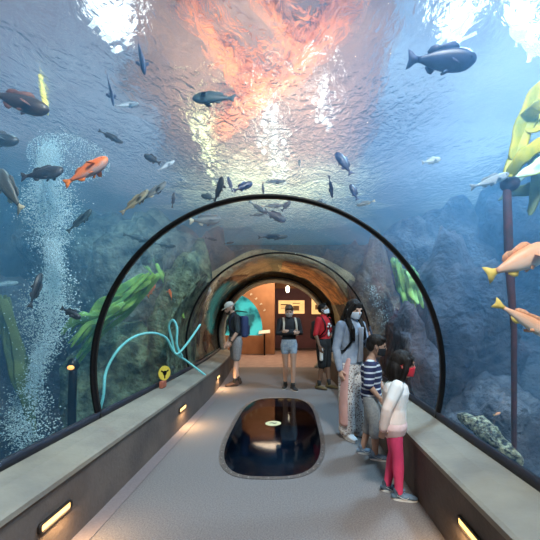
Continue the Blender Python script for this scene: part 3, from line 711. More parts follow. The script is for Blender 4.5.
# ------------------------------------------------------------------ fish
def fishmat(name, back, side, belly):
    m, t, b = nt(name); b.inputs['Roughness'].default_value = .45
    tc = t.nodes.new('ShaderNodeTexCoord'); sp = t.nodes.new('ShaderNodeSeparateXYZ'); t.links.new(tc.outputs['Generated'], sp.inputs[0])
    n = t.nodes.new('ShaderNodeTexNoise'); n.inputs['Scale'].default_value = 9; t.links.new(tc.outputs['Generated'], n.inputs[0])
    ad = t.nodes.new('ShaderNodeMath'); ad.operation = 'MULTIPLY_ADD'; ad.inputs[1].default_value = .5; t.links.new(n.outputs[0], ad.inputs[0]); t.links.new(sp.outputs[2], ad.inputs[2])
    r = t.nodes.new('ShaderNodeValToRGB'); e = r.color_ramp.elements; e[0].position = .35; e[0].color = (*belly, 1); e[1].position = 1.0; e[1].color = (*back, 1)
    x = r.color_ramp.elements.new(.62); x.color = (*side, 1)
    t.links.new(ad.outputs[0], r.inputs[0]); t.links.new(r.outputs[0], b.inputs['Base Color']); return m
FM = {'dark': (fishmat('fish_dark', (.012, .014, .018), (.022, .022, .025), (.05, .05, .05)), (.03, .03, .035)),
      'rusty': (fishmat('fish_rusty', (.03, .02, .02), (.03, .018, .02), (.05, .035, .035)), (.20, .07, .05)),
      'grey': (fishmat('fish_grey', (.06, .07, .07), (.16, .17, .16), (.35, .36, .34)), (.14, .15, .15)),
      'pale': (fishmat('fish_pale', (.40, .46, .52), (.62, .70, .76), (.8, .85, .9)), (.35, .42, .48)),
      'orange': (fishmat('fish_orange', (.95, .17, .02), (.90, .22, .06), (.55, .36, .33)), (1.0, .22, .01)),
      'pink': (fishmat('fish_pink', (1, .42, .20), (1, .60, .42), (1, .80, .65)), (1.0, .42, .20)),
      'blue': (fishmat('fish_blue', (.008, .016, .06), (.014, .026, .09), (.04, .06, .15)), (.03, .045, .13)),
      'teal': (fishmat('fish_teal', (.015, .03, .035), (.03, .055, .06), (.06, .10, .10)), (.05, .09, .10)),
      'brown': (fishmat('fish_brown', (.10, .08, .04), (.28, .23, .12), (.45, .40, .28)), (.30, .25, .14))}
_fc = {}
def fish_parts(kind, shape):
    """unit-length fish, nose at +X .5, tail tip at -X .5"""
    if (kind, shape) in _fc: return _fc[(kind, shape)]
    bodym, finc = FM[kind]; finm = mat('fin_'+kind, finc, .6, col2=tuple(c*.6 for c in finc), scale=20)
    if kind == 'grey' or kind == 'pink': finm2 = mat('finy_'+kind, (.95, .62, .12) if kind == 'pink' else (.62, .55, .38), .6)
    else: finm2 = finm
    dz = {'deep': .165, 'slim': .095, 'long': .075}[shape]
    xs = [.5, .485, .45, .39, .30, .18, .05, -.08, -.2, -.29, -.345]
    hs = [.10, .32, .55, .78, .95, 1.0, .93, .76, .50, .29, .24]
    bend = lambda x: .05*math.sin((x-.1)*2.6) if x < .1 else 0
    bm = bmesh.new(); n = 16; rows = []
    for x, h in zip(xs, hs):
        zc = -.012*h+(.01 if x > .4 else 0)
        rows.append([bm.verts.new((x, bend(x)+.56*dz*h*math.cos(2*PI*k/n), zc+dz*h*math.sin(2*PI*k/n)*(1 if math.sin(2*PI*k/n) > 0 else .92))) for k in range(n)])
    for i in range(len(rows)-1):
        for k in range(n): bm.faces.new((rows[i][k], rows[i][(k+1) % n], rows[i+1][(k+1) % n], rows[i+1][k]))
    bm.faces.new(rows[0]); bm.faces.new(rows[-1][::-1]); bmesh.ops.recalc_face_normals(bm, faces=bm.faces)
    me = {}
    def fin(name, pts, th, m, mtx=None, sub=True):
        """thin solid fin from an outline in the XZ plane"""
        b2 = bmesh.new(); c = Vector((sum(p[0] for p in pts)/len(pts), 0, sum(p[1] for p in pts)/len(pts)))
        L = [b2.verts.new((x, bend(x)+th*.3, z)) for x, z in pts]; Rr = [b2.verts.new((x, bend(x)-th*.3, z)) for x, z in pts]
        a = b2.verts.new((c.x, bend(c.x)+th, c.z)); b = b2.verts.new((c.x, bend(c.x)-th, c.z)); k = len(pts)
        for i in range(k):
            j = (i+1) % k; b2.faces.new((L[i], L[j], a)); b2.faces.new((Rr[j], Rr[i], b)); b2.faces.new((L[i], Rr[i], Rr[j], L[j]))
        if mtx: bmesh.ops.transform(b2, matrix=mtx, verts=b2.verts)
        bmesh.ops.recalc_face_normals(b2, faces=b2.faces); mm = bpy.data.meshes.new(name); b2.to_mesh(mm); b2.free(); mm.materials.append(m)
        for p in mm.polygons: p.use_smooth = True
        me.setdefault(name, []).append(mm)
    mb = bpy.data.meshes.new('body'); bm.to_mesh(mb); bm.free(); mb.materials.append(bodym)
    for p in mb.polygons: p.use_smooth = True
    me['body'] = [mb]
    tz = dz*.24
    fin('tail_fin', [(-.33, tz), (-.38, tz*1.3), (-.44, dz*.62), (-.5, dz*.78), (-.485, dz*.3), (-.475, 0), (-.485, -dz*.3), (-.5, -dz*.78), (-.44, -dz*.62), (-.38, -tz*1.3), (-.33, -tz)], .007, finm2)
    fin('dorsal_fin', [(.24, dz*.85), (.20, dz*1.22), (.13, dz*1.36), (.05, dz*1.25), (-.04, dz*1.06), (-.10, dz*1.16), (-.18, dz*.98), (-.22, dz*.6), (-.2, dz*.36), (0, dz*.7)], .006, finm)
    fin('anal_fin', [(-.06, -dz*.7), (-.11, -dz*1.12), (-.17, -dz*1.02), (-.22, -dz*.62), (-.2, -dz*.36)], .006, finm2)
    for s in (1, -1):
        fin('pectoral_fin', [(0, .02), (-.06, .055), (-.13, .05), (-.165, .0), (-.14, -.05), (-.07, -.045), (0, -.02)], .005, finm,
            Matrix.Translation((.24, s*.5*dz, -dz*.25)) @ Matrix.Rotation(s*-.75, 4, 'Z') @ Matrix.Rotation(s*.9, 4, 'X'))
        fin('pelvic_fin', [(0, .01), (-.05, .02), (-.11, -.015), (-.09, -.045), (-.02, -.02)], .005, finm,
            Matrix.Translation((.14, s*.2*dz, -dz*.85)) @ Matrix.Rotation(s*-.3, 4, 'Z') @ Matrix.Rotation(s*.35, 4, 'X'))
        b2 = bmesh.new(); ell(b2, (.405, s*.56*dz*.60, dz*.18), (.017, .010, .017), 10, 8); mm = bpy.data.meshes.new('eye'); b2.to_mesh(mm); b2.free()
        mm.materials.append(mat('fish_eye', (.01, .01, .01), .1)); [setattr(p, 'use_smooth', True) for p in mm.polygons]; me.setdefault('eye', []).append(mm)
    _fc[(kind, shape)] = me; return me
def fish(px, py, d, lpx, ang, kind, label, shape='deep', out=0.0, roll=0.0, group='fish in the tank'):
    d = d*.86 if 2.8 < d < 4.8 else d
    a = math.radians(ang); fw = Vector((math.cos(a)*math.cos(out), math.sin(out), math.sin(a)*math.cos(out)))
    up = Vector((0, 0, 1)) if abs(fw.z) < .93 else Vector((1, 0, .0))
    up = (up-fw*up.dot(fw)).normalized(); y = up.cross(fw)
    M = Matrix((fw, y, up)).transposed().to_4x4() @ Matrix.Rotation(roll, 4, 'X')
    L = lpx*d/F/max(.5, math.cos(out))
    e = empty('fish', P(px, py, d), label, 'fish', group); e.rotation_euler = M.to_euler(); e.scale = (L, L, L)
    for nm, ms in fish_parts(kind, shape).items():
        for mm in ms:
            o = bpy.data.objects.new(nm, mm); COL.objects.link(o); o.parent = e
            if nm == 'tail_fin' and kind == 'grey': o['label'] = 'yellowish tail fin'
FISH = [
 (19, 102, 3.0, 56, -14, 'rusty', 'large dark fish with a rusty back fin at the upper left edge', 'deep', .15, 0),
 (-4, 139, 3.6, 40, 0, 'dark', 'dark fish cut off by the left edge, below the rusty one', 'deep', .2, 0),
 (9, 190, 2.6, 52, 122, 'grey', 'grey fish with a yellowish tail cut off by the left edge', 'deep', .2, 0),
 (43, 174, 3.2, 42, 12, 'dark', 'black fish with spread fins in front of the bubble column', 'deep', 0, -.2),
 (87, 172, 3.2, 50, 34, 'orange', 'orange fish with flared fins swimming up right', 'deep', 0, -.3),
 (111, 137, 4.0, 27, -27, 'dark', 'dark slim fish between the orange fish and the surface', 'slim', 0, 0),
 (80, 221, 4.0, 33, 45, 'teal', 'dark green slim fish below the orange fish', 'slim', 0, 0),
 (36, 290, 3.8, 36, 86, 'dark', 'black fish nose up in front of the bubbles', 'slim', .3, 1.0),
 (71, 313, 4.2, 22, -30, 'dark', 'small dark fish above the green kelp', 'deep', 0, 0),
 (152, 159, 4.2, 20, 150, 'dark', 'small dark fish beside the pale one, right of the orange fish', 'deep', .2, 0),
 (166, 166, 4.2, 20, 38, 'pale', 'small pale fish tucked beside a dark one', 'slim', .2, 0),
 (135, 202, 3.9, 36, 45, 'brown', 'yellow brown long fish of the close pair near the hoop', 'slim', .1, 0),
 (154, 192, 4.0, 32, 42, 'grey', 'light grey long fish of the close pair near the hoop', 'slim', .1, 0),
 (173, 200, 4.6, 16, 84, 'dark', 'tiny upright fish right of the close pair', 'slim', .1, 0),
 (111, 90, 4.0, 29, -86, 'blue', 'thin dark fish nose down below the left bright patch', 'slim', .2, 1.0),
 (127, 105, 4.0, 23, 12, 'pale', 'pale blue fish right of the thin upright one', 'slim', .1, 0),
 (142, 57, 3.6, 30, -88, 'blue', 'dark blue fish nose down beside the bright patch', 'deep', .3, 1.2),
 (213, 97, 3.3, 44, 176, 'teal', 'dark teal fish with spread fins high in the middle left', 'deep', .2, .4),
 (138, 238, 5.2, 30, -14, 'teal', 'long dim fish just left of the near hoop', 'slim', 0, 0),
 (165, 245, 5.4, 22, -8, 'teal', 'dim fish touching the near hoop from inside on the left', 'slim', 0, 0),
 (219, 190, 4.4, 22, 62, 'dark', 'black round fish on top of the near hoop, left', 'deep', -.7, .2),
 (208, 197, 4.7, 16, 160, 'teal', 'small dim fish behind the black round one', 'deep', .3, 0),
 (230, 184, 4.6, 18, 108, 'blue', 'dark blue upright fish above the near hoop', 'slim', .3, .6),
 (243, 187, 4.6, 21, 28, 'blue', 'dark blue fish next to the upright one above the hoop', 'deep', .2, 0),
 (274, 182, 5.0, 24, 5, 'grey', 'long grey fish above the top of the near hoop', 'long', 0, 0),
 (263, 190, 5.0, 12, 95, 'dark', 'tiny upright fish above the top of the hoop', 'slim', 0, 0),
 (258, 208, 6.0, 22, -35, 'teal', 'dark fish at the upper left of the cluster under the hoop', 'slim', 0, 0),
 (273, 206, 6.1, 24, 4, 'grey', 'thin pale fish at the top of the cluster under the hoop', 'long', 0, 0),
 (275, 216, 6.0, 24, -26, 'dark', 'largest dark fish of the cluster under the hoop', 'deep', 0, 0),
 (257, 215, 6.0, 14, 4, 'teal', 'small dark fish at the lower left of the cluster', 'slim', 0, 0),
 (286, 206, 6.0, 14, 50, 'dark', 'dark fish at the right of the cluster under the hoop', 'deep', 0, 0),
 (273, 237, 6.5, 30, 2, 'teal', 'long thin fish above the thin black hoop', 'long', 0, 0),
 (344, 163, 4.2, 28, 122, 'blue', 'dark blue fish swimming up left of the open blue water', 'deep', .2, .4),
 (331, 187, 4.6, 21, -82, 'blue', 'thin upright fish below left of the larger blue one', 'slim', .2, .8),
 (354, 192, 4.6, 18, 112, 'blue', 'small dark blue fish below the larger blue one', 'deep', .2, .4),
 (366, 203, 4.6, 20, 196, 'grey', 'small pinkish grey fish lowest of the four near the hoop', 'slim', 0, 0),
 (318, 203, 5.0, 12, 40, 'dark', 'tiny dark fish just above the right of the near hoop', 'deep', 0, 0),
 (299, 164, 5.0, 11, 85, 'grey', 'small grey blurred fish above the top of the hoop', 'deep', .5, 0),
 (441, 60, 3.1, 66, -6, 'blue', 'big dark blue fish under the bright patch at the upper right', 'deep', -.15, .5),
 (431, 161, 4.2, 20, 12, 'pale', 'small pale fish in the open blue water', 'deep', 0, 0),
 (489, 181, 3.6, 46, 20, 'pale', 'pale blue slim fish left of the knobbed post', 'slim', .1, .2),
 (519, 261, 2.6, 72, 24, 'pink', 'bright orange pink fish at the right edge', 'deep', -.1, 0),
 (527, 321, 2.6, 76, -30, 'pink', 'pale orange fish with a yellow tail leaving the right edge', 'slim', -.1, 0),
 (151, 290, 5.6, 15, 75, 'orange', 'left one of two small reddish fish by the rock face', 'deep', .6, 0),
 (170, 293, 5.7, 14, 110, 'orange', 'right one of two small reddish fish by the rock face', 'deep', .6, 0),
 (211, 239, 6.2, 12, -12, 'dark', 'small dark fish inside the near hoop, upper left', 'slim', 0, 0),
 (229, 243, 6.3, 10, 10, 'dark', 'tiny dark fish inside the near hoop, left of the long thin fish', 'slim', 0, 0),
 (497, 414, 4.0, 8, 20, 'pink', 'tiny orange fish above the speckled log', 'deep', 0, 0),
 (205, 220, 5.0, 30, 10, 'grey', 'faint grey fish crossing behind the near hoop on the left', 'deep', .3, 0),
 (5, 284, 5.5, 22, 10, 'pale', 'dim pale fish low at the left edge', 'slim', .3, 0),
]
for f in FISH:
    fish(f[0], f[1], f[2], f[3], f[4], f[5], f[6], f[7], f[8], f[9])
# ------------------------------------------------------------------ people
m_skin = {'light': mat('skin_light', (.68, .42, .30), .5, col2=(.62, .37, .27), scale=9), 'tan': mat('skin_tan', (.46, .27, .19), .5, col2=(.42, .24, .165), scale=9),
          'dark': mat('skin_dark', (.20, .105, .065), .5, col2=(.17, .09, .055), scale=9)}
m_hair = mat('hair_black', (.008, .006, .006), .55, spec=.15, col2=(.022, .018, .016), scale=40, bump=.5, bscale=60, stretch=(1, 1, .12))
m_hairb = mat('hair_brown', (.035, .02, .014), .5, col2=(.06, .035, .022), scale=40, bump=.5, bscale=60)
def finish(name, bm, m, parent, vox, smooth_it=2):
    """voxel union of all volumes in bm into one continuous surface"""
    me = bpy.data.meshes.new(name+'_src'); bm.to_mesh(me); bm.free()
    t = bpy.data.objects.new('tmp', me); COL.objects.link(t)
    md = t.modifiers.new('r', 'REMESH'); md.mode = 'VOXEL'; md.voxel_size = vox
    if smooth_it: sm = t.modifiers.new('s', 'SMOOTH'); sm.factor = .5; sm.iterations = smooth_it
    dg = bpy.context.evaluated_depsgraph_get(); dg.update()
    nm = bpy.data.meshes.new_from_object(t.evaluated_get(dg)); bpy.data.objects.remove(t); bpy.data.meshes.remove(me)
    nm.name = name; nm.materials.clear(); nm.materials.append(m)
    for p in nm.polygons: p.use_smooth = True
    o = bpy.data.objects.new(name, nm); COL.objects.link(o); o.parent = parent; return o
def V(*a): return Vector(a)
class Person:
    """local frame: faces +Y, right hand side +X, 1.70 m design height scaled by s"""
    def __init__(q, label, loc, facing, height, skin, J, head=(0, 0), headscale=1, wide=1, group=None):
        q.s = height/1.70; q.J = {k: Vector(v) for k, v in J.items()}; q.w = wide; q.skin = m_skin[skin]; q.hs = headscale
        q.e = empty('person', loc, label, 'person', group, rotz=facing-PI/2)
        hc = q.J.get('headc', V(0, .02, 1.585)); q.hc = hc
        q.HM = Matrix.Translation(hc-V(0, .0, .09)) @ Matrix.Rotation(head[0], 4, 'Z') @ Matrix.Rotation(head[1], 4, 'X') @ Matrix.Translation(V(0, 0, .09)) @ Matrix.Scale(headscale, 4)
    def S_(q, bm):
        bmesh.ops.scale(bm, vec=(q.s,)*3, verts=bm.verts)
    def fin(q, name, bm, m, vox=.008, sm=2):
        q.S_(bm); return finish(name, bm, m, q.e, vox, sm)
    def raw(q, name, bm, m, mtx=None, smooth=True, parent=None):
        if mtx: bmesh.ops.transform(bm, matrix=mtx, verts=bm.verts)
        q.S_(bm); return obj(name, bm, m, parent or q.e, smooth=smooth)
    def leg(q, bm, sd, add=0, upto=1.0, m=1):
        h, k, a = q.J['hip'+sd], q.J['knee'+sd], q.J['ank'+sd]
        pts = [h, h.lerp(k, .35), h.lerp(k, .8), k, k.lerp(a, .3), k.lerp(a, .7), a]
        rad = [.088, .08, .060, .054, .055, .042, .036]
        n = max(2, round(upto*6)+1)
        tube(bm, pts[:n], [r*q.w*m+add for r in rad[:n]], n=14)
    def arm(q, bm, sd, add=0, upto=1.0, m=1):
        h, k, a = q.J['sh'+sd], q.J['el'+sd], q.J['wr'+sd]
        pts = [h, h.lerp(k, .3), h.lerp(k, .7), k, k.lerp(a, .3), k.lerp(a, .7), a]
        rad = [.054, .049, .042, .038, .038, .031, .025]
        n = max(2, round(upto*6)+1)
        tube(bm, pts[:n], [r*q.w*m+add for r in rad[:n]], n=12)
    def torso(q, bm, add=0, z0=.90, z1=1.44, lean=True):
        hp = (q.J['hipR']+q.J['hipL'])/2; sh = (q.J['shR']+q.J['shL'])/2
        prof = [(.86, .150, .105), (.93, .158, .112), (1.0, .148, .105), (1.10, .132, .098), (1.2, .145, .108), (1.3, .162, .115), (1.38, .160, .100), (1.42, .115, .08), (1.46, .065, .06)]
        pts = []; ra = []; fl = []
        for z, a, b in prof:
            if z < z0-.03 or z > z1+.03: continue
            t = (z-.90)/(1.40-.90); c = hp.lerp(sh, t); c.z = z-1.40+sh.z if t > 1 else hp.z+(z-.90)*(sh.z-hp.z)/.5
            pts.append(c); ra.append(a*q.w+add); fl.append((b*q.w+add)/(a*q.w+add))
        ax = (q.J['shR']-q.J['shL']).normalized()
        tube(bm, pts, ra, n=20, flat=fl, side=ax)
        return pts
    def hand(q, bm, sd, curl=.5):
        w_ = q.J['wr'+sd]; el = q.J['el'+sd]; d = q.J.get('hd'+sd, (w_-el)).normalized()
        pn = q.J.get('pn'+sd, V(-1 if sd == 'R' else 1, 0, 0)); pn = (pn-d*pn.dot(d)).normalized(); sdv = d.cross(pn)
        tube(bm, [w_, w_+d*.03, w_+d*.085], [.028, .036, .036], n=12, flat=.45, side=sdv)
        for i, ln in enumerate((.068, .078, .072, .055)):
            b = w_+d*.082+sdv*(.027-.018*i); p1 = b+(d+pn*curl*.3)*ln*.45; p2 = p1+(d*.8+pn*curl).normalized()*ln*.33; p3 = p2+(d*.4+pn*curl*1.4).normalized()*ln*.28
            tube(bm, [b-d*.02, p1, p2, p3], [.0088, .0085, .0078, .007], n=8)
        b = w_+d*.03+sdv*.03; tube(bm, [b, b+(d*.6+sdv*.7+pn*.2)*.035, b+(d*.9+sdv*.5+pn*.5)*.062], [.011, .0098, .008], n=8)
    def body(q):
        bm = bmesh.new(); q.torso(bm)
        for sd in 'LR':
            q.leg(bm, sd); q.arm(bm, sd); q.hand(bm, sd)
            a = q.J['ank'+sd]; f = q.foot(sd); tube(bm, [a, a+V(0, 0, -.04), a+f*.11+V(0, 0, -.052)], [.036, .034, .028], n=10)
        # neck and head
        sh = (q.J['shR']+q.J['shL'])/2; M = q.HM
        tube(bm, [sh+V(0, 0, .01), M @ V(0, -.015, -.06)], [.058, .048], n=14)
        ell(bm, (0, 0, .015), (.077, .097, .105), 20, 14, M); ell(bm, (0, .025, -.045), (.060, .072, .068), 18, 12, M)
        ell(bm, (0, .045, -.085), (.035, .042, .030), 12, 8, M)
        tube(bm, [M @ V(0, .092, .02), M @ V(0, .112, -.015), M @ V(0, .105, -.028)], [.010, .014, .012], n=8)
        for x in (-1, 1): ell(bm, (x*.078, -.008, -.008), (.010, .018, .030), 10, 8, M); ell(bm, (x*.03, .088, .035), (.022, .010, .007), 8, 6, M)
        tube(bm, [M @ V(-.022, .088, -.058), M @ V(0, .098, -.056), M @ V(.022, .088, -.058)], [.006, .009, .006], n=8)
        q.fin('body', bm, q.skin, .0062, 1) if False else None
        q.S_(bm); o = finish('body', bm, q.skin, q.e, .0065*q.s, 1)
        for x in (-1, 1):
            b2 = bmesh.new(); ell(b2, (x*.030, .086, .012), (.014, .010, .009), 10, 8, M); q.raw('eye', b2, mat('eye', (.02, .012, .01), .2))
        b2 = bmesh.new(); tube(b2, [M @ V(-.020, .096, -.058), M @ V(0, .105, -.057), M @ V(.020, .096, -.058)], [.003, .005, .003], n=6); q.raw('mouth', b2, mat('lips', (.35, .10, .09), .5))
    def foot(q, sd):
        f = q.J.get('ft'+sd, V(0, 1, 0)); return Vector((f.x, f.y, 0)).normalized()
    def shoe(q, sd, m, msole, mark=False):
        a = q.J['ank'+sd]; f = q.foot(sd); up = V(0, 0, 1); s = f.cross(up); b = V(a.x, a.y, a.z-.08)
        M = Matrix((s, f, up)).transposed().to_4x4(); M.translation = b
        bm = bmesh.new()
        tube(bm, [M @ V(0, -.055, .035), M @ V(0, .0, .045), M @ V(0, .08, .04), M @ V(0, .15, .032), M @ V(0, .185, .028)], [.040, .044, .048, .046, .032], n=14, flat=[.85, .9, .75, .6, .6], side=s)
        tube(bm, [M @ V(0, -.015, .05), M @ V(0, -.02, .095)], [.044, .043], n=12)
        bmesh.ops.scale(bm, vec=(1, 1, 1), verts=bm.verts)
        for v in bm.verts: v.co.z = max(v.co.z, b.z+.012)
        o = q.fin('shoe', bm, m, .006*q.s, 1)
        bm = bmesh.new(); out = []
        for k in range(24):
            t = 2*PI*k/24; y = .065+.135*math.cos(t); wd = .048*(1-.12*math.cos(t-.4)); out.append((wd*math.copysign(abs(math.sin(t))**.7, math.sin(t)), y))
        poly_prism(bm, out, 0, .022); q.raw('sole', bm, msole, M, smooth=False, parent=o)
        if mark:
            for x in (-1, 1):
                b2 = bmesh.new(); tube(b2, [M @ V(x*.046, .10, .048), M @ V(x*.050, .075, .030), M @ V(x*.050, .04, .036), M @ V(x*.047, -.02, .062)], [.003, .008, .006, .002], n=6, flat=.5); q.raw('shoe_logo', b2, m_white, parent=o)
        return o
    def sock(q, sd, m, ln=.1):
        a = q.J['ank'+sd]; k = q.J['knee'+sd]; bm = bmesh.new(); tube(bm, [a+V(0, 0, -.02), a.lerp(k, ln/.39)], [.041*q.w, .043*q.w], n=12, caps=False); q.raw('sock', bm, m)
    def mask(q, m, name='face_mask'):
        bm = bmesh.new(); n = 14; rows = []
        for j in range(9):
            z = .000-.092*j/8; row = []
            for k in range(n+1):
                a = PI*(.04+.92*k/n); pr = 1.03+.055*math.sin(PI*min(1, (j+.8)/8))*max(0, math.sin(a))**3
                zz = z+(.028*(1-j/8)+(-.0))*(abs(math.cos(a))**2)*-.6; wd = .082-.02*(j/8)**1.5
                row.append(V(wd*math.cos(a)*pr, .012+.095*math.sin(a)*pr, zz))
            rows.append(row)
        fr = [[bm.verts.new(p) for p in r] for r in rows]; bk = [[bm.verts.new(V(p.x*.955, .012+(p.y-.012)*.955, p.z)) for p in r] for r in rows]
        for L in (fr, bk):
            for j in range(8):
                for k in range(n): bm.faces.new((L[j][k], L[j][k+1], L[j+1][k+1], L[j+1][k]))
        for k in range(n):
            for j in (0, 8): bm.faces.new((fr[j][k], fr[j][k+1], bk[j][k+1], bk[j][k]))
        for j in range(8):
            for k in (0, n): bm.faces.new((fr[j][k], fr[j+1][k], bk[j+1][k], bk[j][k]))
        o = q.raw(name, bm, m, q.HM)
        for x in (-1, 1):
            b2 = bmesh.new(); tube(b2, [V(x*.078, .03, -.01), V(x*.088, 0, .012), V(x*.088, -.025, .0), V(x*.078, .02, -.07)], .003, n=6); q.raw('ear_loop', b2, m, q.HM, parent=o)
    def hair(q, style, m):
        M = q.HM; bm = bmesh.new()
        if style == 'short':
            ell(bm, (0, -.012, .04), (.086, .102, .094), 20, 14, M); ell(bm, (0, -.045, .0), (.080, .066, .075), 16, 12, M); ell(bm, (0, .045, .082), (.070, .050, .036), 12, 8, M)
        elif style == 'bob':
            ell(bm, (0, -.012, .035), (.094, .108, .100), 20, 14, M); ell(bm, (0, -.055, -.06), (.102, .084, .125), 18, 14, M)
            for x in (-1, 1): tube(bm, [M @ V(x*.075, .03, .05), M @ V(x*.092, .02, -.04), M @ V(x*.085, .0, -.14)], [.032, .036, .024], n=10)
            tube(bm, [M @ V(-.06, .062, .062), M @ V(0, .086, .066), M @ V(.06, .062, .062)], [.020, .022, .020], n=10)
        elif style == 'long':
            ell(bm, (0, -.012, .035), (.092, .106, .102), 20, 14, M); ell(bm, (0, -.055, -.04), (.092, .075, .12), 18, 14, M)
            sh = (q.J['shR']+q.J['shL'])/2
            for x in (-1, 1):
                tube(bm, [M @ V(x*.06, .05, .08), M @ V(x*.090, .03, .0), M @ V(x*.098, .02, -.10), sh+V(x*.10, .11, -.05), sh+V(x*.085, .13, -.18)], [.025, .034, .036, .040, .014], n=10)
            tube(bm, [M @ V(0, -.07, -.05), M @ V(0, -.085, -.15), sh+V(0, -.13, -.20)], [.07, .085, .04], n=12)
        elif style == 'crop':
            ell(bm, (0, -.014, .045), (.083, .099, .084), 20, 14, M); ell(bm, (0, -.045, .01), (.077, .064, .065), 16, 12, M); ell(bm, (0, .045, .105), (.05, .045, .028), 12, 8, M)
        o = q.fin('hair', bm, m, .0065*q.s, 1)
        return o
def stand(dx=0, lean=0.0, **k):
    J = dict(hipL=(-.085, 0, .90), hipR=(.085, 0, .90), kneeL=(-.095, .01, .48), kneeR=(.095, .01, .48), ankL=(-.10, 0, .08), ankR=(.10, 0, .08),
             shL=(-.175, lean, 1.385), shR=(.175, lean, 1.385), elL=(-.23, lean-.03, 1.11), elR=(.23, lean-.03, 1.11), wrL=(-.22, lean+.04, .88), wrR=(.22, lean+.04, .88), headc=(0, .02+lean*1.4, 1.585))
    J.update(k); return J
def shirt(q, name, m, sleeve=.4, z0=.93, add=.014, arm_add=.016, top=1.43):
    bm = bmesh.new(); q.torso(bm, add, z0, top)
    for sd in 'LR': q.arm(bm, sd, arm_add, sleeve)
    return q.fin(name, bm, m, .009*q.s, 2)
def trousers(q, name, m, upto=.45, add=.02, mult=1.0):
    bm = bmesh.new(); q.torso(bm, .016, .86, 1.0)
    for sd in 'LR': q.leg(bm, sd, add, upto, mult)
    return q.fin(name, bm, m, .009*q.s, 2)
def backpack(q, m, mstrap, size=(.15, .075, .22), zc=1.20):
    sh = (q.J['shR']+q.J['shL'])/2; c = V(sh.x, sh.y*.7-.12-size[1], zc)
    bm = bmesh.new(); vs = box(bm, c, [x*2 for x in size]); bevel(bm, .05, 3)
    o = q.raw('backpack', bm, m)
    bm = bmesh.new(); vs = box(bm, c+V(0, -size[1]-.01, -.07), (size[0]*1.4, .05, .2)); bevel(bm, .018, 2); q.raw('pocket', bm, mstrap, parent=o)
    for x in (-1, 1):
        p = q.J['shR'] if x > 0 else q.J['shL']; bm = bmesh.new()
        tube(bm, [V(x*.10, c.y+size[1]-.02, zc+.15), V(x*.12, sh.y-.06, sh.z+.055), V(x*.12, sh.y+.03, sh.z+.058), V(x*.125, sh.y+.115, sh.z-.06), V(x*.135, sh.y*.8+.13, sh.z-.2), V(x*.165, sh.y*.6+.04, 1.08), V(x*.13, c.y+size[1], 1.06)], .022, n=8, flat=.35, side=(1, 0, 0)); q.raw('strap', bm, mstrap, parent=o)
    return o
m_white = mat('white_rubber', (.75, .75, .73), .6)
def W(px, d): return ((px-VX)/F*d, d, 0)
ang = math.radians
# --- man in cap at the left bench
q = Person('man in white cap, black t-shirt and grey shorts looking into the left glass', W(236, 7.35), ang(205), 1.74, 'light',
   stand(lean=.05, elL=(-.23, .03, 1.11), wrL=(-.20, .17, .90), elR=(.235, .0, 1.10), wrR=(.22, .12, .87), kneeL=(-.09, .02, .48), ankL=(-.10, .05, .08), ankR=(.11, -.08, .08)), head=(0, -.45))
q.body(); shirt(q, 't_shirt', mat('tee_black', (.018, .02, .024), .85, col2=(.03, .04, .045)), .45); trousers(q, 'shorts', mat('shorts_grey', (.30, .28, .27), .9, col2=(.22, .2, .2), scale=50), .36, .024)
bm = bmesh.new(); tube(bm, [q.HM @ V(-.08, .05, -.05), q.HM @ V(-.04, .085, -.08), q.HM @ V(.04, .085, -.08), q.HM @ V(.08, .05, -.05)], [.02, .03, .03, .02], n=10); q.fin('beard', bm, m_hairb, .007, 1)
bm = bmesh.new(); ell(bm, (0, -.008, .055), (.090, .108, .082), 20, 14, q.HM)
for v in bm.verts:
    l = q.HM.inverted() @ v.co
    if l.z < .035: l.z = .035; v.co = q.HM @ l
tube(bm, [q.HM @ V(-.0, .07, .048), q.HM @ V(0, .13, .040), q.HM @ V(0, .17, .030)], [.075, .07, .045], n=14, flat=.10, side=(1, 0, 0)); q.fin('cap', bm, mat('cap_white', (.85, .82, .72), .8, col2=(.6, .56, .48)), .007, 1)
bm = bmesh.new(); ell(bm, (0, -.05, -.02), (.078, .055, .06), 14, 10, q.HM); q.fin('hair', bm, m_hairb, .007, 1)
backpack(q, mat('pack_blue', (.03, .05, .14), .8), mat('pack_blue2', (.02, .03, .07), .8))
for sd in 'LR': q.sock(sd, mat('sock_black', (.02, .02, .02), .9), .08); q.shoe(sd, mat('shoe_brown', (.10, .05, .035), .7, col2=(.05, .03, .02)), mat('sole_dark', (.05, .035, .03), .7))
bm = bmesh.new(); a, b = V(*stand()['elL']), q.J['wrL']; tube(bm, [q.J['elL'].lerp(b, .88), q.J['elL'].lerp(b, .97)], .031, n=12, caps=False); q.raw('wristwatch', bm, m_blk)
# --- woman with crossed arms
q = Person('woman with short dark hair in black long sleeves and denim shorts, arms crossed', W(289, 6.95), ang(-78), 1.67, 'tan',
   stand(elL=(-.24, .04, 1.13), elR=(.24, .04, 1.13), wrL=(.02, .17, 1.17), wrR=(-.03, .20, 1.14), hdL=(1, .05, .05), hdR=(-1, .0, .05), pnL=(0, -1, 0), pnR=(0, -1, 0),
         ankL=(-.06, .10, .08), kneeL=(-.075, .06, .48), ankR=(.05, -.14, .08), kneeR=(.07, -.02, .48), ftL=(-.2, 1, 0), ftR=(.35, 1, 0)), head=(-.25, -.42), wide=.93)
q.body(); shirt(q, 'long_sleeve_top', mat('top_black', (.010, .010, .013), .85), .97, z0=.98); trousers(q, 'denim_shorts', mat('denim_light', (.24, .31, .40), .85, col2=(.38, .44, .50), scale=25), .22, .008)
q.hair('short', m_hairb); q.mask(mat('mask_grey', (.55, .47, .44), .8))
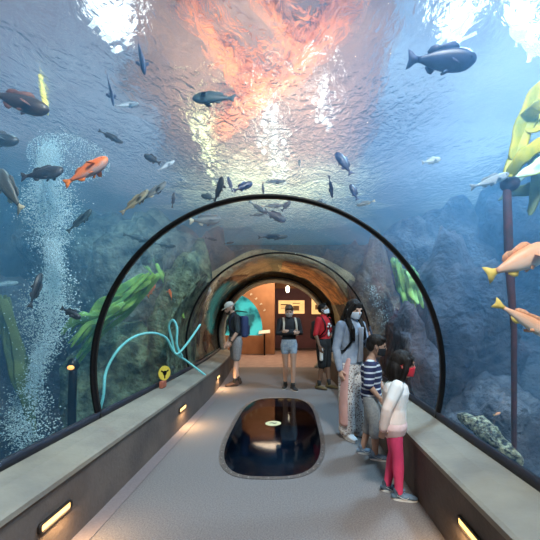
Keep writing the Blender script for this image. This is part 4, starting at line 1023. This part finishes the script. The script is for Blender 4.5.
backpack(q, mat('pack_beige', (.42, .34, .27), .85), mat('pack_beige2', (.50, .42, .33), .85), (.13, .06, .18))
for sd in 'LR': q.sock(sd, mat('sock_black', (.02, .02, .02), .9), .06); q.shoe(sd, mat('shoe_black', (.015, .015, .016), .6), mat('sole_pale', (.55, .5, .45), .6))
# --- red shirt
q = Person('person in red t-shirt and black shorts with white mask, holding a white bottle', W(324, 7.0), ang(-38), 1.69, 'dark',
   stand(lean=-.01, elR=(.24, -.04, 1.10), wrR=(.24, .05, .87), elL=(-.23, .0, 1.12), wrL=(-.19, .14, .92), ankR=(.12, -.05, .08), ankL=(-.10, .06, .08)), head=(.35, .22), wide=.95)
q.body(); mred = mat('tee_red', (.55, .018, .025), .85, col2=(.45, .012, .02)); o = shirt(q, 't_shirt', mred, .5)
trousers(q, 'shorts', mat('shorts_black', (.012, .012, .014), .9), .5, .032); q.hair('crop', m_hair); q.mask(mat('mask_white', (.80, .82, .84), .7))
bm = bmesh.new()
for (x, z, a, b) in ((0, 1.30, .06, .022), (-.05, 1.26, .03, .03), (.05, 1.25, .035, .02), (.02, 1.10, .04, .05), (.03, 1.16, .02, .03)): ell(bm, (x, .125, z), (a, .008, b), 10, 6)
q.raw('shirt_print', bm, mat('print_white', (.75, .72, .70), .8))
bm = bmesh.new(); tube(bm, [V(-.13, -.03, 1.44), V(-.11, .10, 1.38), V(.0, .135, 1.25), V(.12, .115, 1.1), V(.165, .02, 1.03), V(.10, -.12, 1.06), V(-.05, -.13, 1.28), V(-.13, -.05, 1.43)], .024, n=8, flat=.3, side=(0, 0, 1)); q.raw('crossbody_strap', bm, m_blk)
backpack(q, mat('pack_black', (.012, .012, .014), .8), m_blk, (.13, .06, .19), 1.17)
for sd in 'LR': q.sock(sd, mat('sock_black', (.02, .02, .02), .9), .10); q.shoe(sd, mat('shoe_olive', (.13, .095, .04), .7), mat('sole_dark', (.05, .035, .03), .7))
wr = q.J['wrR']; M = q.e
bt = empty('water_bottle', (0, 0, 0), 'white water bottle held low by the person in the red shirt', 'bottle')
bm = bmesh.new(); tube(bm, [(0, 0, -.16), (0, 0, .03), (0, 0, .06)], [.034, .034, .02], n=14); obj('bottle_body', bm, m_white, bt)
bm = bmesh.new(); tube(bm, [(0, 0, .07), (0, 0, .10)], .018, n=12); obj('cap', bm, m_blk, bt)
Mw = Matrix.Translation(q.e.location) @ Matrix.Rotation(q.e.rotation_euler.z, 4, 'Z')
bt.location = Mw @ ((wr+V(-.035, .02, -.10))*q.s)
# --- woman in denim jacket
q = Person('woman with long black hair, white mask and denim jacket, holding a phone', W(351, 4.25), ang(-52), 1.64, 'light',
   stand(elL=(-.24, .05, 1.14), wrL=(-.06, .26, 1.22), elR=(.235, -.03, 1.10), wrR=(.23, .03, .86), hdL=(.5, .5, .5), pnL=(.5, -.5, 0), ankL=(-.09, .02, .08), ankR=(.10, .03, .08), ftL=(-.2, 1, 0), ftR=(.3, 1, 0)), head=(-.05, -.30), wide=.97)
q.body()
m_den = mat('denim_jacket', (.33, .38, .46), .85, col2=(.23, .28, .37), scale=14, bump=.2)
o = shirt(q, 'denim_jacket', m_den, .93, z0=.93, add=.024, arm_add=.016)
bm = bmesh.new(); tube(bm, [V(0, .165, 1.36), V(0, .168, 1.16), V(0, .15, .95)], [.05, .035, .06], n=10, flat=.22, side=(1, 0, 0)); q.raw('grey_top', bm, mat('top_grey', (.30, .29, .31), .9))
m_pat, t_, b_ = nt('patterned_cloth'); tc = t_.nodes.new('ShaderNodeTexCoord'); vo = t_.nodes.new('ShaderNodeTexVoronoi'); vo.inputs['Scale'].default_value = 50; t_.links.new(tc.outputs['Object'], vo.inputs[0])
rp = t_.nodes.new('ShaderNodeValToRGB'); rp.color_ramp.elements[0].color = (.20, .10, .08, 1); rp.color_ramp.elements[0].position = .30; rp.color_ramp.elements[1].color = (.78, .72, .68, 1); rp.color_ramp.elements[1].position = .42
t_.links.new(vo.outputs['Distance'], rp.inputs[0]); t_.links.new(rp.outputs[0], b_.inputs['Base Color']); b_.inputs['Roughness'].default_value = .9
bm = bmesh.new(); q.torso(bm, .02, .86, 1.0)
for sd in 'LR':
    h, k, a = q.J['hip'+sd], q.J['knee'+sd], q.J['ank'+sd]; tube(bm, [h, h.lerp(k, .5), k, k.lerp(a, .5), k.lerp(a, .93)], [.10, .102, .098, .098, .104], n=16)
q.fin('patterned_trousers', bm, m_pat, .010, 2)
bm = bmesh.new(); hp = V(.15, .03, 0); tube(bm, [V(.12, .05, .97), V(.17, .05, .8), V(.18, .04, .5), V(.19, .05, .20)], [.07, .085, .09, .095], n=12, flat=.35, side=(.3, 1, 0)); q.fin('pink_coat_tail', bm, mat('coat_pink', (.72, .42, .38), .9, col2=(.62, .34, .31)), .009, 1)
q.hair('long', m_hair); q.mask(mat('mask_blue_white', (.66, .74, .84), .7))
backpack(q, mat('pack_black', (.012, .012, .014), .8), m_blk, (.13, .06, .18))
for sd in 'LR': q.shoe(sd, mat('shoe_white', (.82, .82, .82), .5), m_white)
ph = empty('phone', (0, 0, 0), 'dark phone in the hand of the woman in the denim jacket', 'phone')
bm = bmesh.new(); box(bm, (0, 0, 0), (.075, .010, .15)); bevel(bm, .004); obj('case', bm, mat('phone_case', (.05, .06, .09), .4), ph, smooth=False)
bm = bmesh.new(); box(bm, (0, -.0055, 0), (.066, .002, .138)); obj('screen', bm, mat('phone_screen', (.08, .12, .2), .1, emit=(.3, .45, .7), es=.25), ph, smooth=False)
Mw = Matrix.Translation(q.e.location) @ Matrix.Rotation(q.e.rotation_euler.z, 4, 'Z')
ph.location = Mw @ ((q.J['wrL']+V(.075, .075, .085))*q.s); ph.rotation_euler = (.25, 0, q.e.rotation_euler.z+.5)
# --- boy
kid = dict(hipL=(-.08, 0, .84), hipR=(.08, 0, .84), kneeL=(-.085, .015, .46), kneeR=(.085, .015, .46), ankL=(-.09, 0, .08), ankR=(.09, 0, .08), shL=(-.17, 0, 1.28), shR=(.17, 0, 1.28), headc=(0, .02, 1.53))
def kidJ(**k): J = dict(kid); J.update(k); return J
q = Person('boy with black hair and black mask in a navy and white striped t-shirt', W(371, 3.62), ang(-16), 1.27, 'tan',
   kidJ(elR=(.22, -.02, 1.03), wrR=(.20, .12, .86), elL=(-.22, .08, 1.04), wrL=(-.16, .17, .9), ankR=(.10, .06, .08), kneeR=(.09, .06, .46), ankL=(-.08, -.12, .08), kneeL=(-.08, -.02, .46), headc=(0, .05, 1.53)), head=(.15, -.2), headscale=1.26, wide=1.06)
q.body(); o = shirt(q, 'striped_t_shirt', stripe_mat('navy_stripes', (.018, .025, .085), (.62, .66, .72), 17, .28), .55, z0=.88, add=.026, arm_add=.03, top=1.34)
trousers(q, 'shorts', mat('shorts_kid', (.34, .35, .35), .9, col2=(.26, .27, .28), scale=40), .60, .024); q.hair('short', m_hair); q.mask(mat('mask_black', (.012, .012, .016), .7))
for sd in 'LR': q.shoe(sd, mat('shoe_greyblue', (.20, .28, .38), .6, col2=(.05, .08, .13), scale=12), m_white, True)
# --- girl
def sweater_mat():
    m, t, b = nt('sweater'); tc = t.nodes.new('ShaderNodeTexCoord'); sp = t.nodes.new('ShaderNodeSeparateXYZ'); t.links.new(tc.outputs['Object'], sp.inputs[0])
    n = t.nodes.new('ShaderNodeTexNoise'); n.inputs['Scale'].default_value = 12; t.links.new(tc.outputs['Object'], n.inputs[0])
    a = t.nodes.new('ShaderNodeMath'); a.operation = 'MULTIPLY_ADD'; a.inputs[1].default_value = .22; t.links.new(n.outputs[0], a.inputs[0]); t.links.new(sp.outputs[2], a.inputs[2])
    y = t.nodes.new('ShaderNodeMath'); y.operation = 'MULTIPLY_ADD'; y.inputs[1].default_value = 1.3; t.links.new(sp.outputs[1], y.inputs[0]); t.links.new(a.outputs[0], y.inputs[2])
    r = t.nodes.new('ShaderNodeValToRGB'); e = r.color_ramp.elements; e[0].position = .86; e[0].color = (.92, .74, .66, 1); e[1].position = .93; e[1].color = (.92, .91, .90, 1)
    t.links.new(y.outputs[0], r.inputs[0]); t.links.new(r.outputs[0], b.inputs['Base Color']); b.inputs['Roughness'].default_value = .95; return m
q = Person('girl with black bob, red mask, pale pink sweater and bright pink leggings', W(393, 2.84), ang(-14), 1.20, 'tan',
   kidJ(elR=(.23, -.07, 1.04), wrR=(.19, -.11, .82), elL=(-.22, -.02, 1.04), wrL=(-.19, .06, .84), shL=(-.17, .04, 1.28), shR=(.17, .04, 1.28), ankR=(.09, .06, .08), kneeR=(.085, .05, .46), ankL=(-.08, -.06, .08), kneeL=(-.08, .01, .46), headc=(0, .09, 1.50)), head=(.1, -.12), headscale=1.26, wide=.98)
q.body(); m_sw = sweater_mat(); o = shirt(q, 'sweater', m_sw, 1.0, z0=.80, add=.036, arm_add=.024, top=1.34)
bm = bmesh.new(); tube(bm, [V(0, .0, .795), V(0, .0, .83)], [.205, .20], n=24, flat=.78, side=(1, 0, 0)); q.fin('hem_band', bm, mat('hem_pink', (.86, .60, .58), .95), .007, 1)
for sd in 'LR':
    a, b = q.J['el'+sd], q.J['wr'+sd]; bm = bmesh.new(); tube(bm, [a.lerp(b, .93), a.lerp(b, 1.04)], [.048, .046], n=12); q.raw('cuff', bm, mat('hem_pink', (.86, .60, .58), .95))
trousers(q, 'leggings', mat('leggings_pink', (.78, .06, .17), .75, col2=(.66, .045, .14), scale=7, bump=.3), .97, .010); q.hair('bob', m_hair); q.mask(mat('mask_red', (.70, .03, .05), .6))
for sd in 'LR': q.sock(sd, mat('sock_pale', (.7, .6, .55), .9), .05); q.shoe(sd, mat('shoe_dkblue', (.02, .03, .05), .6, col2=(.16, .26, .36), scale=11), m_white, True)
